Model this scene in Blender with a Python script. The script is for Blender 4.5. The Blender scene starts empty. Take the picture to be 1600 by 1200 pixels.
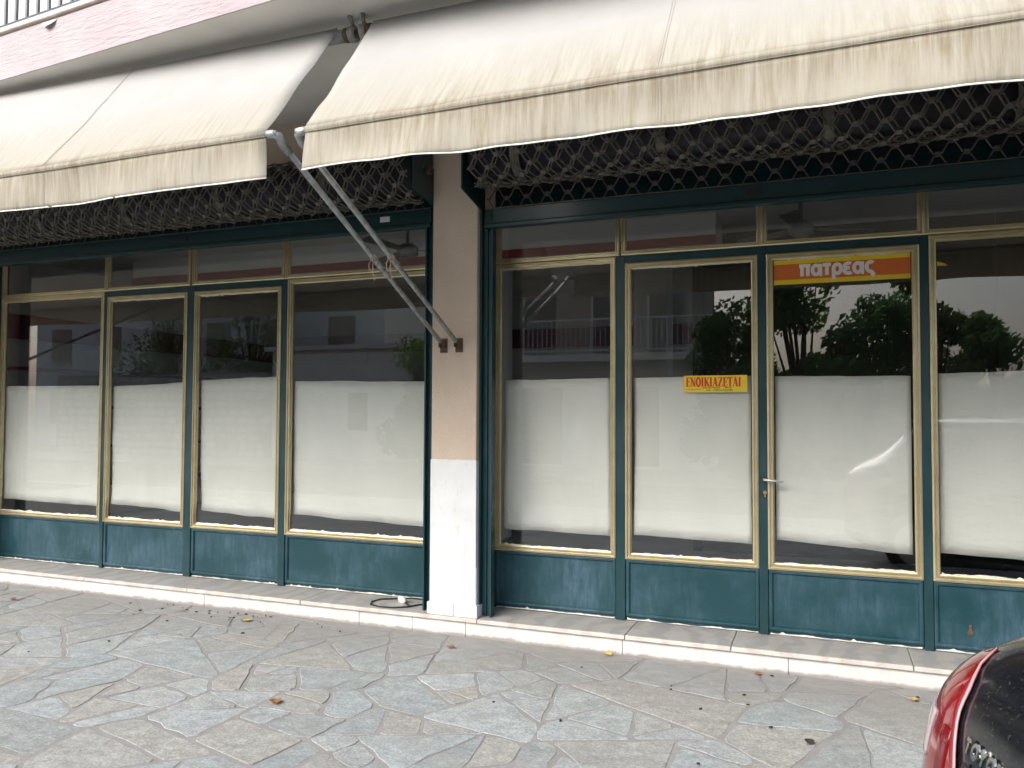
import bpy, bmesh, math, random
from mathutils import Vector, Matrix, noise
random.seed(7)
R = math.radians
scene = bpy.context.scene
col = scene.collection

# ------------------------------------------------------------------ camera, sky, sun, exposure
CAM = Vector((0.0, -5.38, 1.56))
yaw, pitch, roll = R(21.29), R(2.12), R(0.25)
fw = Vector((-math.sin(yaw)*math.cos(pitch), math.cos(yaw)*math.cos(pitch), math.sin(pitch)))
rt = Vector((math.cos(yaw), math.sin(yaw), 0)); up = rt.cross(fw)
r2 = rt*math.cos(roll) + up*math.sin(roll); u2 = up*math.cos(roll) - rt*math.sin(roll)
camd = bpy.data.cameras.new('camera'); cam = bpy.data.objects.new('camera', camd); col.objects.link(cam)
cam.matrix_world = Matrix(((r2.x, u2.x, -fw.x, CAM.x), (r2.y, u2.y, -fw.y, CAM.y), (r2.z, u2.z, -fw.z, CAM.z), (0, 0, 0, 1)))
camd.sensor_width = 36; camd.lens = 36*1243.3/1600; camd.clip_start = 0.05; camd.clip_end = 600
scene.camera = cam
SUN_EL, SUN_AZ = R(37), R(210)          # azimuth clockwise from +y: high, behind the camera, a little to the left
world = bpy.data.worlds.new('World'); scene.world = world; world.use_nodes = True
wn = world.node_tree; wn.nodes.clear()
sky = wn.nodes.new('ShaderNodeTexSky'); sky.sky_type = 'NISHITA'; sky.sun_disc = False
sky.sun_elevation = SUN_EL; sky.sun_rotation = SUN_AZ; sky.air_density = 1.0; sky.dust_density = 5.0; sky.ozone_density = 1.0
hsv = wn.nodes.new('ShaderNodeHueSaturation'); hsv.inputs['Saturation'].default_value = 0.7
bg = wn.nodes.new('ShaderNodeBackground'); bg.inputs['Strength'].default_value = 0.08
wo = wn.nodes.new('ShaderNodeOutputWorld')
wn.links.new(sky.outputs[0], hsv.inputs['Color']); wn.links.new(hsv.outputs[0], bg.inputs[0]); wn.links.new(bg.outputs[0], wo.inputs[0])
sd = bpy.data.lights.new('sun', 'SUN'); sun = bpy.data.objects.new('sun', sd); col.objects.link(sun)
sd.energy = 1.5; sd.angle = R(60); sd.color = (1, 0.985, 0.965)
sdir = Vector((math.sin(SUN_AZ)*math.cos(SUN_EL), math.cos(SUN_AZ)*math.cos(SUN_EL), math.sin(SUN_EL)))
sun.rotation_euler = sdir.to_track_quat('Z', 'Y').to_euler(); sun.location = (0, -10, 20)
scene.view_settings.view_transform = 'Standard'; scene.view_settings.look = 'None'
scene.view_settings.gamma = 1.0; scene.view_settings.use_curve_mapping = False
scene.view_settings.exposure = 1.62
scene.render.engine = 'CYCLES'
scene.cycles.max_bounces = 8; scene.cycles.transparent_max_bounces = 12; scene.cycles.glossy_bounces = 4

# ------------------------------------------------------------------ materials
MATS = {}
def new_mat(name):
    m = bpy.data.materials.new(name); m.use_nodes = True; MATS[name] = m
    nt = m.node_tree; b = nt.nodes['Principled BSDF']
    return m, nt, b
def nd(nt, t, **kw):
    n = nt.nodes.new(t)
    for k, v in kw.items():
        if k in n.inputs: n.inputs[k].default_value = v
        else: setattr(n, k, v)
    return n
def coords(nt, kind='Object', scale=(1, 1, 1)):
    if kind == 'World': s = nd(nt, 'ShaderNodeNewGeometry').outputs['Position']
    else: s = nd(nt, 'ShaderNodeTexCoord').outputs[kind]
    mp = nd(nt, 'ShaderNodeMapping'); mp.inputs['Scale'].default_value = scale
    nt.links.new(s, mp.inputs[0]); return mp.outputs[0]
def noise_tex(nt, vec, scale, detail=5, rough=0.6):
    n = nd(nt, 'ShaderNodeTexNoise'); n.inputs['Scale'].default_value = scale
    n.inputs['Detail'].default_value = detail; n.inputs['Roughness'].default_value = rough
    nt.links.new(vec, n.inputs['Vector']); return n.outputs['Fac']
def ramp(nt, fac, stops):
    r = nd(nt, 'ShaderNodeValToRGB'); e = r.color_ramp.elements
    while len(e) < len(stops): e.new(0.5)
    for i, (p, c) in enumerate(stops):
        e[i].position = p; e[i].color = (c, c, c, 1) if isinstance(c, (int, float)) else (*c, 1)
    nt.links.new(fac, r.inputs[0]); return r.outputs[0]
def mix(nt, fac, a, b, mode='MIX'):
    m = nd(nt, 'ShaderNodeMix'); m.data_type = 'RGBA'; m.blend_type = mode
    for sock, v in ((m.inputs[0], fac), (m.inputs[6], a), (m.inputs[7], b)):
        if isinstance(v, (int, float)): sock.default_value = v
        elif isinstance(v, tuple): sock.default_value = (*v, 1)
        else: nt.links.new(v, sock)
    return m.outputs[2]
def bump(nt, b, h, strength=0.3, dist=0.01):
    n = nd(nt, 'ShaderNodeBump'); n.inputs['Strength'].default_value = strength; n.inputs['Distance'].default_value = dist
    nt.links.new(h, n.inputs['Height']); nt.links.new(n.outputs[0], b.inputs['Normal'])
def simple(name, c, rough=0.6, metal=0.0, var=0.12, scale=12, bmp=0.0, bscale=80):
    m, nt, b = new_mat(name)
    v = coords(nt, 'World'); f = noise_tex(nt, v, scale)
    lo = tuple(x*(1-var) for x in c); hi = tuple(min(1, x*(1+var)) for x in c)
    nt.links.new(ramp(nt, f, [(0.3, lo), (0.7, hi)]), b.inputs['Base Color'])
    b.inputs['Roughness'].default_value = rough; b.inputs['Metallic'].default_value = metal
    if bmp: bump(nt, b, noise_tex(nt, v, bscale, 6), bmp, 0.01)
    return m

# teal paint, chalky and streaked
def teal(name, base, chalk_sheen, amount, rough):
    m, nt, b = new_mat(name)
    v = coords(nt, 'World'); vs = coords(nt, 'World', (9, 9, 1.6))
    patch = ramp(nt, noise_tex(nt, v, 1.7, 6, 0.65), [(0.42, 0.0), (0.66, 1.0)])
    streak = ramp(nt, noise_tex(nt, vs, 3.0, 6, 0.7), [(0.35, 0.15), (0.7, 1.0)])
    f = mix(nt, 1.0, patch, streak, 'MULTIPLY')
    f2 = mix(nt, 1.0, f, (amount, amount, amount), 'MULTIPLY')
    c = mix(nt, f2, base, chalk_sheen)
    fleck = ramp(nt, noise_tex(nt, v, 42, 3, 0.5), [(0.765, 0.0), (0.78, 1.0)])
    c = mix(nt, mix(nt, 1.0, fleck, (0.55, 0.55, 0.55), 'MULTIPLY'), c, (0.45, 0.47, 0.45))
    nt.links.new(c, b.inputs['Base Color'])
    nt.links.new(ramp(nt, f, [(0, rough), (1, rough+0.2)]), b.inputs['Roughness'])
    bump(nt, b, noise_tex(nt, v, 60, 4), 0.08, 0.004)
    return m
teal('teal_paint', (0.007, 0.042, 0.050), (0.04, 0.11, 0.15), 0.4, 0.34)
teal('teal_panel', (0.008, 0.052, 0.066), (0.09, 0.165, 0.235), 0.8, 0.36)  # bluish patches are chalk plus sky reflection painted into the colour
teal('teal_dark', (0.004, 0.032, 0.036), (0.015, 0.06, 0.07), 0.3, 0.32)
m, nt, b = new_mat('gold_aluminium')
v = coords(nt, 'World'); f = noise_tex(nt, v, 9, 5)
nt.links.new(ramp(nt, f, [(0.3, (0.55, 0.475, 0.29)), (0.7, (0.67, 0.59, 0.38))]), b.inputs['Base Color'])
b.inputs['Metallic'].default_value = 0.65; b.inputs['Roughness'].default_value = 0.33
# glass: thin tinted pane that mirrors part of the street
m, nt, b = new_mat('window_glass'); nt.nodes.remove(b)
lw_ = nd(nt, 'ShaderNodeLayerWeight'); lw_.inputs['Blend'].default_value = 0.5
pw = nd(nt, 'ShaderNodeMath'); pw.operation = 'POWER'; pw.inputs[1].default_value = 4.0; nt.links.new(lw_.outputs['Facing'], pw.inputs[0])
fr = nd(nt, 'ShaderNodeMath'); fr.operation = 'MULTIPLY_ADD'; fr.inputs[1].default_value = 0.75; fr.inputs[2].default_value = 0.06; nt.links.new(pw.outputs[0], fr.inputs[0])
tr = nd(nt, 'ShaderNodeBsdfTransparent'); tr.inputs[0].default_value = (0.975, 0.985, 0.98, 1)
gl = nd(nt, 'ShaderNodeBsdfGlossy'); gl.inputs['Roughness'].default_value = 0.0; gl.inputs[0].default_value = (0.95, 0.97, 1, 1)
ms = nd(nt, 'ShaderNodeMixShader'); nt.links.new(fr.outputs[0], ms.inputs[0])
nt.links.new(tr.outputs[0], ms.inputs[1]); nt.links.new(gl.outputs[0], ms.inputs[2])
nt.links.new(ms.outputs[0], nt.nodes['Material Output'].inputs[0])
# paper
m, nt, b = new_mat('white_paper')
v = coords(nt, 'World'); f = noise_tex(nt, v, 2.2, 5, 0.6)
nt.links.new(ramp(nt, f, [(0.3, (0.84, 0.835, 0.79)), (0.7, (0.90, 0.895, 0.85))]), b.inputs['Base Color'])
b.inputs['Roughness'].default_value = 0.7
bump(nt, b, mix(nt, 0.5, noise_tex(nt, coords(nt, 'World', (1, 1, 2.5)), 2.6, 3), noise_tex(nt, coords(nt, 'World', (3, 1, 1)), 2.2, 2)), 0.6, 0.05)
tl = nd(nt, 'ShaderNodeBsdfTranslucent'); tl.inputs[0].default_value = (0.8, 0.79, 0.74, 1)
ms = nd(nt, 'ShaderNodeMixShader'); ms.inputs[0].default_value = 0.2
nt.links.new(b.outputs[0], ms.inputs[1]); nt.links.new(tl.outputs[0], ms.inputs[2]); nt.links.new(ms.outputs[0], nt.nodes['Material Output'].inputs[0])
# stucco and painted plaster
m, nt, b = new_mat('beige_stucco')
v = coords(nt, 'World'); f = noise_tex(nt, v, 3, 6); f2 = noise_tex(nt, v, 110, 4)
c = ramp(nt, f, [(0.3, (0.53, 0.435, 0.35)), (0.7, (0.60, 0.50, 0.405))])
c = mix(nt, ramp(nt, f2, [(0.55, 0.0), (0.75, 0.5)]), c, (0.46, 0.37, 0.30))
nt.links.new(c, b.inputs['Base Color']); b.inputs['Roughness'].default_value = 0.9
bump(nt, b, f2, 0.6, 0.008)
m, nt, b = new_mat('white_wall_paint')
v = coords(nt, 'World'); f = noise_tex(nt, v, 5, 6); sc = noise_tex(nt, coords(nt, 'World', (1, 1, 0.5)), 16, 6, 0.7)
c = ramp(nt, f, [(0.3, (0.62, 0.635, 0.65)), (0.7, (0.70, 0.71, 0.72))])
c = mix(nt, ramp(nt, sc, [(0.56, 0.0), (0.78, 0.6)]), c, (0.45, 0.44, 0.42))
nt.links.new(c, b.inputs['Base Color']); b.inputs['Roughness'].default_value = 0.75
bump(nt, b, noise_tex(nt, v, 45, 5), 0.3, 0.006)
m, nt, b = new_mat('pink_plaster')
v = coords(nt, 'World', (1.0, 1.0, 5.5)); f = noise_tex(nt, v, 9, 6, 0.65)
g = noise_tex(nt, coords(nt, 'World'), 2.5, 5)
c = ramp(nt, g, [(0.3, (0.41, 0.35, 0.37)), (0.7, (0.48, 0.42, 0.44))])
nt.links.new(c, b.inputs['Base Color']); b.inputs['Roughness'].default_value = 0.9
bump(nt, b, f, 0.6, 0.025)
simple('soffit_paint', (0.62, 0.60, 0.56), 0.85, 0, 0.1, 1.5, 0.1, 30)
simple('parapet_concrete', (0.55, 0.50, 0.46), 0.9, 0, 0.2, 14, 0.5, 60)
simple('upper_wall', (0.66, 0.58, 0.47), 0.9, 0, 0.08, 2, 0.2, 60)
# marble
def marble(name, c0, c1, dirt, damount):
    m, nt, b = new_mat(name)
    v = coords(nt, 'World', (1, 1, 1))
    w = nd(nt, 'ShaderNodeTexWave'); w.inputs['Scale'].default_value = 1.6; w.inputs['Distortion'].default_value = 9
    w.inputs['Detail'].default_value = 5; w.inputs['Detail Scale'].default_value = 2.2
    nt.links.new(v, w.inputs['Vector'])
    c = ramp(nt, w.outputs['Fac'], [(0.2, c1), (0.55, c0)])
    d = ramp(nt, noise_tex(nt, v, 6, 7, 0.7), [(0.45, 0.0), (0.72, damount)])
    c = mix(nt, d, c, dirt)
    if name == 'marble_riser':
        sp_ = nd(nt, 'ShaderNodeSeparateXYZ'); nt.links.new(coords(nt, 'World'), sp_.inputs[0])
        ma = nd(nt, 'ShaderNodeMath'); ma.operation = 'MULTIPLY_ADD'; ma.inputs[1].default_value = -0.05
        nt.links.new(noise_tex(nt, v, 9, 5, 0.7), ma.inputs[0]); nt.links.new(sp_.outputs[2], ma.inputs[2])
        mr_ = nd(nt, 'ShaderNodeMapRange'); mr_.inputs['From Min'].default_value = 0.028; mr_.inputs['From Max'].default_value = 0.012
        nt.links.new(ma.outputs[0], mr_.inputs[0]); c = mix(nt, mr_.outputs[0], c, (0.33, 0.31, 0.29))
    nt.links.new(c, b.inputs['Base Color'])
    b.inputs['Roughness'].default_value = 0.55
    bump(nt, b, noise_tex(nt, v, 40, 5), 0.12, 0.004)
marble('marble_riser', (0.71, 0.705, 0.69), (0.64, 0.64, 0.645), (0.50, 0.42, 0.34), 0.45)
marble('marble_tread', (0.39, 0.385, 0.37), (0.32, 0.32, 0.32), (0.30, 0.27, 0.24), 0.5)
marble('marble_lip', (0.66, 0.62, 0.57), (0.56, 0.53, 0.50), (0.45, 0.36, 0.28), 0.6)
simple('tile_white', (0.76, 0.77, 0.80), 0.4, 0, 0.05, 8)
# paving stone: each stone its own tone, dusty near the step
m, nt, b = new_mat('slate_stone')
oi = nd(nt, 'ShaderNodeObjectInfo'); at = nd(nt, 'ShaderNodeAttribute'); at.attribute_name = 'tone'
tone = mix(nt, 1.0, oi.outputs['Random'], at.outputs['Fac'], 'ADD')
fr_ = nd(nt, 'ShaderNodeMath'); fr_.operation = 'FRACT'; nt.links.new(tone, fr_.inputs[0])
base = ramp(nt, fr_.outputs[0], [(0.0, (0.258, 0.29, 0.302)), (0.3, (0.305, 0.33, 0.338)), (0.55, (0.232, 0.258, 0.268)), (0.84, (0.288, 0.287, 0.27)), (1.0, (0.285, 0.312, 0.324))])
v = coords(nt, 'World'); va = coords(nt, 'World', (1, 2.0, 1))
va.node.inputs['Rotation'].default_value = (0, 0, 0.5)
f1 = noise_tex(nt, va, 7, 8, 0.7); f2 = noise_tex(nt, v, 1.3, 4)
c = mix(nt, 0.6, base, ramp(nt, f1, [(0.25, 0.34), (0.5, 0.5), (0.78, 0.72)]), 'OVERLAY')
f3 = noise_tex(nt, v, 18, 8, 0.75)
c = mix(nt, 0.6, c, ramp(nt, f3, [(0.3, 0.3), (0.5, 0.5), (0.72, 0.74)]), 'OVERLAY')
fine = noise_tex(nt, v, 90, 4, 0.7)
c = mix(nt, 0.7, c, ramp(nt, fine, [(0.3, 0.25), (0.7, 0.75)]), 'OVERLAY')
blot = ramp(nt, noise_tex(nt, v, 3.1, 6, 0.7), [(0.50, 0.0), (0.68, 0.35)])
c = mix(nt, blot, c, (0.285, 0.268, 0.242))
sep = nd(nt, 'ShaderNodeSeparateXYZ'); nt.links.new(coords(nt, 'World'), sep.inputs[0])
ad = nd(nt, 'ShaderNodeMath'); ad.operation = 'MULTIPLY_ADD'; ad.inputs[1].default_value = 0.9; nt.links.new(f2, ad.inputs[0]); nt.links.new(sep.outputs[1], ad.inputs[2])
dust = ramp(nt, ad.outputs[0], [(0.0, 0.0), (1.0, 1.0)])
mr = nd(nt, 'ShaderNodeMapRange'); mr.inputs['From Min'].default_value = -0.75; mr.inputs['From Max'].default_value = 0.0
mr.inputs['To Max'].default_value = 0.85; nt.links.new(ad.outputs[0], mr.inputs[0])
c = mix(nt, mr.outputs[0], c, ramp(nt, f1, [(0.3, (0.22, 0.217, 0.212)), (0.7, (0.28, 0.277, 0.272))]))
nt.links.new(c, b.inputs['Base Color']); b.inputs['Roughness'].default_value = 0.72
bump(nt, b, mix(nt, 0.5, f1, f3), 0.8, 0.012)
m, nt, b = new_mat('mortar')
v = coords(nt, 'World'); f = noise_tex(nt, v, 5, 7, 0.7)
c = ramp(nt, f, [(0.3, (0.205, 0.201, 0.198)), (0.7, (0.275, 0.270, 0.266))])
nt.links.new(c, b.inputs['Base Color']); b.inputs['Roughness'].default_value = 0.95
bump(nt, b, noise_tex(nt, v, 60, 6), 0.5, 0.008)
# awning cloth, rain-streaked along its lower edge
m, nt, b = new_mat('awning_cloth')
v = coords(nt, 'World'); vs = coords(nt, 'World', (20, 1.2, 1.4))
st = noise_tex(nt, vs, 1.6, 8, 0.75); sp = noise_tex(nt, v, 1.6, 7, 0.7)
sep = nd(nt, 'ShaderNodeSeparateXYZ'); nt.links.new(coords(nt, 'World'), sep.inputs[0])
low = nd(nt, 'ShaderNodeMapRange'); low.inputs['From Min'].default_value = 3.35; low.inputs['From Max'].default_value = 2.9
nt.links.new(sep.outputs[2], low.inputs[0])
sm = mix(nt, 1.0, ramp(nt, st, [(0.42, 0.0), (0.66, 1.0)]), ramp(nt, sp, [(0.35, 0.15), (0.6, 1.0)]), 'MULTIPLY')
sm = mix(nt, 1.0, sm, low.outputs[0], 'MULTIPLY')
c = ramp(nt, sp, [(0.3, (0.455, 0.455, 0.445)), (0.7, (0.52, 0.52, 0.51))])
c = mix(nt, mix(nt, 1.0, low.outputs[0], (0.6, 0.6, 0.6), 'MULTIPLY'), c, (0.50, 0.46, 0.345))
c = mix(nt, mix(nt, 1.0, sm, (0.9, 0.9, 0.9), 'MULTIPLY'), c, (0.30, 0.25, 0.165))
hm = nd(nt, 'ShaderNodeMapRange'); hm.inputs['From Min'].default_value = 2.76; hm.inputs['From Max'].default_value = 2.90; nt.links.new(sep.outputs[2], hm.inputs[0])
hm2 = nd(nt, 'ShaderNodeMapRange'); hm2.inputs['From Min'].default_value = 2.97; hm2.inputs['From Max'].default_value = 2.925; nt.links.new(sep.outputs[2], hm2.inputs[0])
hs = mix(nt, 1.0, mix(nt, 1.0, hm.outputs[0], hm2.outputs[0], 'MULTIPLY'), ramp(nt, noise_tex(nt, coords(nt, 'World', (34, 1, 1.5)), 1.5, 6, 0.75), [(0.40, 0.0), (0.62, 0.75)]), 'MULTIPLY')
c = mix(nt, hs, c, (0.29, 0.235, 0.155))
nt.links.new(c, b.inputs['Base Color']); b.inputs['Roughness'].default_value = 0.85
bump(nt, b, noise_tex(nt, coords(nt, 'World', (1, 1, 1)), 2.5, 3), 0.25, 0.04)
tl = nd(nt, 'ShaderNodeBsdfTranslucent'); nt.links.new(c, tl.inputs[0])
ms = nd(nt, 'ShaderNodeMixShader'); ms.inputs[0].default_value = 0.32
nt.links.new(b.outputs[0], ms.inputs[1]); nt.links.new(tl.outputs[0], ms.inputs[2]); nt.links.new(ms.outputs[0], nt.nodes['Material Output'].inputs[0])
simple('seam_thread', (0.36, 0.33, 0.28), 0.9)
simple('hem_tape', (0.78, 0.77, 0.73), 0.8)
simple('galvanised', (0.34, 0.36, 0.36), 0.5, 0.55, 0.3, 25)
simple('rusty_iron', (0.13, 0.085, 0.06), 0.85, 0.2, 0.4, 40)
simple('grey_iron', (0.30, 0.30, 0.29), 0.6, 0.4, 0.3, 30)
simple('grille_steel', (0.135, 0.124, 0.105), 0.6, 0.4, 0.25, 18)
simple('dark_void', (0.012, 0.014, 0.022), 0.6)  # near-black colour standing for unlit depth
simple('rope', (0.55, 0.45, 0.33), 0.9, 0, 0.2, 60)
simple('putty', (0.70, 0.70, 0.66), 0.9, 0, 0.15, 50)
simple('sticker_white', (0.62, 0.64, 0.66), 0.5)
simple('sign_yellow', (0.80, 0.58, 0.03), 0.45, 0, 0.04)
simple('sign_orange', (0.66, 0.155, 0.03), 0.45, 0, 0.06)
simple('sign_white', (0.80, 0.79, 0.76), 0.5, 0, 0.03)
simple('sign_red', (0.62, 0.06, 0.012), 0.5, 0, 0.06)
simple('ink_black', (0.02, 0.02, 0.02), 0.6)
simple('chrome', (0.75, 0.75, 0.76), 0.15, 1.0, 0.05)
simple('brass', (0.55, 0.42, 0.22), 0.35, 0.9)
simple('handle_grey', (0.62, 0.63, 0.63), 0.3, 0.6)
simple('cable_black', (0.02, 0.02, 0.022), 0.5)
simple('white_plastic', (0.78, 0.76, 0.72), 0.4)
simple('leaf_brown', (0.25, 0.11, 0.045), 0.7, 0, 0.4, 60)
simple('leaf_yellow', (0.55, 0.40, 0.07), 0.7, 0, 0.3, 60)
simple('leaf_dark', (0.045, 0.03, 0.022), 0.8, 0, 0.4, 60)
simple('room_wall', (0.74, 0.74, 0.72), 0.8, 0, 0.06, 1)
simple('room_ceiling', (0.76, 0.74, 0.71), 0.9, 0, 0.05, 1)
simple('room_floor', (0.42, 0.41, 0.39), 0.5, 0, 0.2, 2)
simple('maroon', (0.20, 0.022, 0.05), 0.5, 0, 0.1)
simple('red_band', (0.34, 0.045, 0.05), 0.5, 0, 0.1)
simple('shelf_white', (0.78, 0.78, 0.76), 0.5, 0, 0.04)
simple('backdrop_dark', (0.028, 0.024, 0.022), 0.5, 0, 0.2, 6)  # near-black, painted in for the unlit depth behind the door
simple('fan_grey', (0.22, 0.22, 0.22), 0.4, 0.2)
simple('railing_blue', (0.09, 0.12, 0.15), 0.5, 0.3)
simple('asphalt', (0.055, 0.055, 0.057), 0.9, 0, 0.25, 30, 0.4, 120)
simple('far_pavement', (0.30, 0.29, 0.28), 0.9, 0, 0.15, 3)
simple('white_render', (0.80, 0.80, 0.77), 0.85, 0, 0.08, 2, 0.2, 40)
simple('tan_render', (0.40, 0.34, 0.27), 0.85, 0, 0.1, 2, 0.2, 40)
simple('dark_opening', (0.03, 0.03, 0.035), 0.25)
simple('roof_tile', (0.34, 0.13, 0.075), 0.85, 0, 0.25, 8)
simple('white_metal', (0.70, 0.70, 0.70), 0.5)
simple('bark', (0.10, 0.075, 0.05), 0.9, 0, 0.3, 20, 0.5, 40)
simple('rubble_stone', (0.55, 0.53, 0.48), 0.9, 0, 0.35, 4, 0.4, 30)
simple('rubble_mortar', (0.34, 0.32, 0.29), 0.95)
for nm, c in (('foliage_dark', (0.06, 0.115, 0.05)), ('foliage_mid', (0.08, 0.14, 0.05)), ('foliage_olive', (0.080, 0.105, 0.050))):
    m, nt, b = new_mat(nm)
    oi = coords(nt, 'World'); f = noise_tex(nt, oi, 3.5, 4)
    nt.links.new(ramp(nt, f, [(0.3, tuple(x*0.65 for x in c)), (0.7, tuple(x*1.4 for x in c))]), b.inputs['Base Color'])
    b.inputs['Roughness'].default_value = 0.55
    tl = nd(nt, 'ShaderNodeBsdfTranslucent'); tl.inputs[0].default_value = (c[0]*2.6, c[1]*2.8, c[2]*1.6, 1)
    ms = nd(nt, 'ShaderNodeMixShader'); ms.inputs[0].default_value = 0.45
    nt.links.new(b.outputs[0], ms.inputs[1]); nt.links.new(tl.outputs[0], ms.inputs[2]); nt.links.new(ms.outputs[0], nt.nodes['Material Output'].inputs[0])
# car
m, nt, b = new_mat('black_paint')
v = coords(nt, 'Object'); d = noise_tex(nt, v, 130, 5, 0.7); d2 = noise_tex(nt, v, 4, 4)
dm = mix(nt, 1.0, ramp(nt, d, [(0.54, 0.0), (0.76, 0.45)]), ramp(nt, d2, [(0.35, 0.35), (0.65, 1.0)]), 'MULTIPLY')
nt.links.new(mix(nt, dm, (0.006, 0.007, 0.010), (0.12, 0.118, 0.115)), b.inputs['Base Color'])
nt.links.new(ramp(nt, dm, [(0, 0.2), (0.6, 0.6)]), b.inputs['Roughness'])
b.inputs['Coat Weight'].default_value = 0.6; b.inputs['Coat Roughness'].default_value = 0.08
m, nt, b = new_mat('tail_red')
v = coords(nt, 'Object'); d = noise_tex(nt, v, 60, 6, 0.75)
nt.links.new(mix(nt, ramp(nt, d, [(0.55, 0.0), (0.75, 0.5)]), (0.20, 0.004, 0.008), (0.26, 0.12, 0.12)), b.inputs['Base Color'])
b.inputs['Roughness'].default_value = 0.12; b.inputs['Coat Weight'].default_value = 1.0
simple('tail_dark_red', (0.13, 0.006, 0.010), 0.15)
simple('tail_clear', (0.33, 0.29, 0.30), 0.15)
simple('tail_edge', (0.62, 0.30, 0.32), 0.2)
simple('car_glass', (0.012, 0.014, 0.016), 0.06)
simple('tyre_rubber', (0.02, 0.02, 0.02), 0.9)
simple('wheel_alloy', (0.45, 0.45, 0.46), 0.35, 0.8)
simple('black_plastic', (0.018, 0.018, 0.019), 0.55)
simple('plate_white', (0.75, 0.75, 0.73), 0.4)
simple('headlight_clear', (0.6, 0.62, 0.65), 0.1)

# ------------------------------------------------------------------ builders
def setp(o, label=None, cat=None, group=None, kind=None):
    if label: o['label'] = label
    if cat: o['category'] = cat
    if group: o['group'] = group
    if kind: o['kind'] = kind
    return o
ORG = {}
def thing(name, loc, label, cat, group=None, rotz=0.0, kind=None):
    o = bpy.data.objects.new(name, None); col.objects.link(o); o.empty_display_size = 0.2
    o.location = loc; o.rotation_euler = (0, 0, rotz); ORG[o] = Vector(loc) if rotz == 0 else Vector((0, 0, 0))
    return setp(o, label, cat, group, kind)
class MB:
    def __init__(s): s.v = []; s.f = []
    def add(s, vs, fs):
        n = len(s.v); s.v += [tuple(p) for p in vs]; s.f += [tuple(i+n for i in f) for f in fs]; return s
    def box(s, x0, x1, y0, y1, z0, z1):
        return s.add([(x0,y0,z0),(x1,y0,z0),(x1,y1,z0),(x0,y1,z0),(x0,y0,z1),(x1,y0,z1),(x1,y1,z1),(x0,y1,z1)],
                     [(0,3,2,1),(4,5,6,7),(0,1,5,4),(1,2,6,5),(2,3,7,6),(3,0,4,7)])
    def prism(s, poly, z0, z1, axis=2):
        n = len(poly)
        def P(a, b, c): return (a, b, c) if axis == 2 else ((c, a, b) if axis == 0 else (a, c, b))
        vs = [P(a, b, z0) for a, b in poly] + [P(a, b, z1) for a, b in poly]
        return s.add(vs, [tuple(range(n-1, -1, -1)), tuple(range(n, 2*n))] + [(i, (i+1) % n, n+(i+1) % n, n+i) for i in range(n)])
    def tube(s, pts, r, n=8, closed=False, cap=True):
        pts = [Vector(p) for p in pts]; m = len(pts); rr = r if isinstance(r, (list, tuple)) else [r]*m
        base = len(s.v); prev = None
        for i, p in enumerate(pts):
            a = pts[(i-1) % m] if (closed or i > 0) else p; c = pts[(i+1) % m] if (closed or i < m-1) else p
            t = (c-a).normalized()
            if prev is None:
                prev = t.orthogonal().normalized()
            prev = (prev - t*prev.dot(t)).normalized(); q = t.cross(prev)
            for k in range(n):
                an = 2*math.pi*k/n; s.v.append(tuple(p + (prev*math.cos(an) + q*math.sin(an))*rr[i]))
        for i in range(m if closed else m-1):
            j = (i+1) % m
            for k in range(n):
                l = (k+1) % n; s.f.append((base+i*n+k, base+i*n+l, base+j*n+l, base+j*n+k))
        if cap and not closed:
            s.f.append(tuple(base+k for k in range(n-1, -1, -1))); s.f.append(tuple(base+(m-1)*n+k for k in range(n)))
        return s
    def grid(s, fn, nu, nv):
        base = len(s.v)
        for j in range(nv+1):
            for i in range(nu+1): s.v.append(tuple(fn(i/nu, j/nv)))
        for j in range(nv):
            for i in range(nu):
                a = base+j*(nu+1)+i; s.f.append((a, a+1, a+nu+2, a+nu+1))
        return s
    def frame(s, x0, x1, z0, z1, prof):
        # prof: list of (inset, y), swept round the rectangle with mitred corners
        base = len(s.v); n = len(prof)
        for (cx, cz, sx, sz) in ((x0, z0, 1, 1), (x1, z0, -1, 1), (x1, z1, -1, -1), (x0, z1, 1, -1)):
            for d, y in prof: s.v.append((cx+sx*d, y, cz+sz*d))
        for k in range(4):
            l = (k+1) % 4
            for i in range(n-1): s.f.append((base+k*n+i, base+l*n+i, base+l*n+i+1, base+k*n+i+1))
        return s
    def build(s, name, mat, parent=None, smooth=False, bevel=0.0, local=False):
        me = bpy.data.meshes.new(name)
        o_ = ORG.get(parent, Vector((0, 0, 0))) if (parent is not None and not local) else Vector((0, 0, 0))
        if parent is not None and parent not in ORG and not local:
            pp = parent
            while pp is not None and pp not in ORG: pp = pp.parent
            o_ = ORG.get(pp, o_)
        me.from_pydata([(a-o_.x, b-o_.y, c-o_.z) for a, b, c in s.v], [], s.f); me.update()
        bm = bmesh.new(); bm.from_mesh(me); bmesh.ops.recalc_face_normals(bm, faces=bm.faces); bm.to_mesh(me); bm.free()
        me.materials.append(MATS[mat])
        if smooth: me.polygons.foreach_set('use_smooth', [True]*len(me.polygons))
        o = bpy.data.objects.new(name, me); col.objects.link(o)
        if parent is not None: o.parent = parent
        if bevel:
            md = o.modifiers.new('bevel', 'BEVEL'); md.width = bevel; md.segments = 2; md.limit_method = 'ANGLE'
        return o
def sub(o, parent):   # sub-part: parent is a part mesh that sits at its thing's origin
    o.parent = parent; return o
def top(mb, name, mat, base, label, cat, group=None, smooth=False, bevel=0.0, kind=None):
    # a thing that is one mesh, origin at its base
    b = Vector(base); mb.v = [(x-b.x, y-b.y, z-b.z) for x, y, z in mb.v]
    o = mb.build(name, mat, None, smooth, bevel); o.location = b
    return setp(o, label, cat, group, kind)
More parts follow.
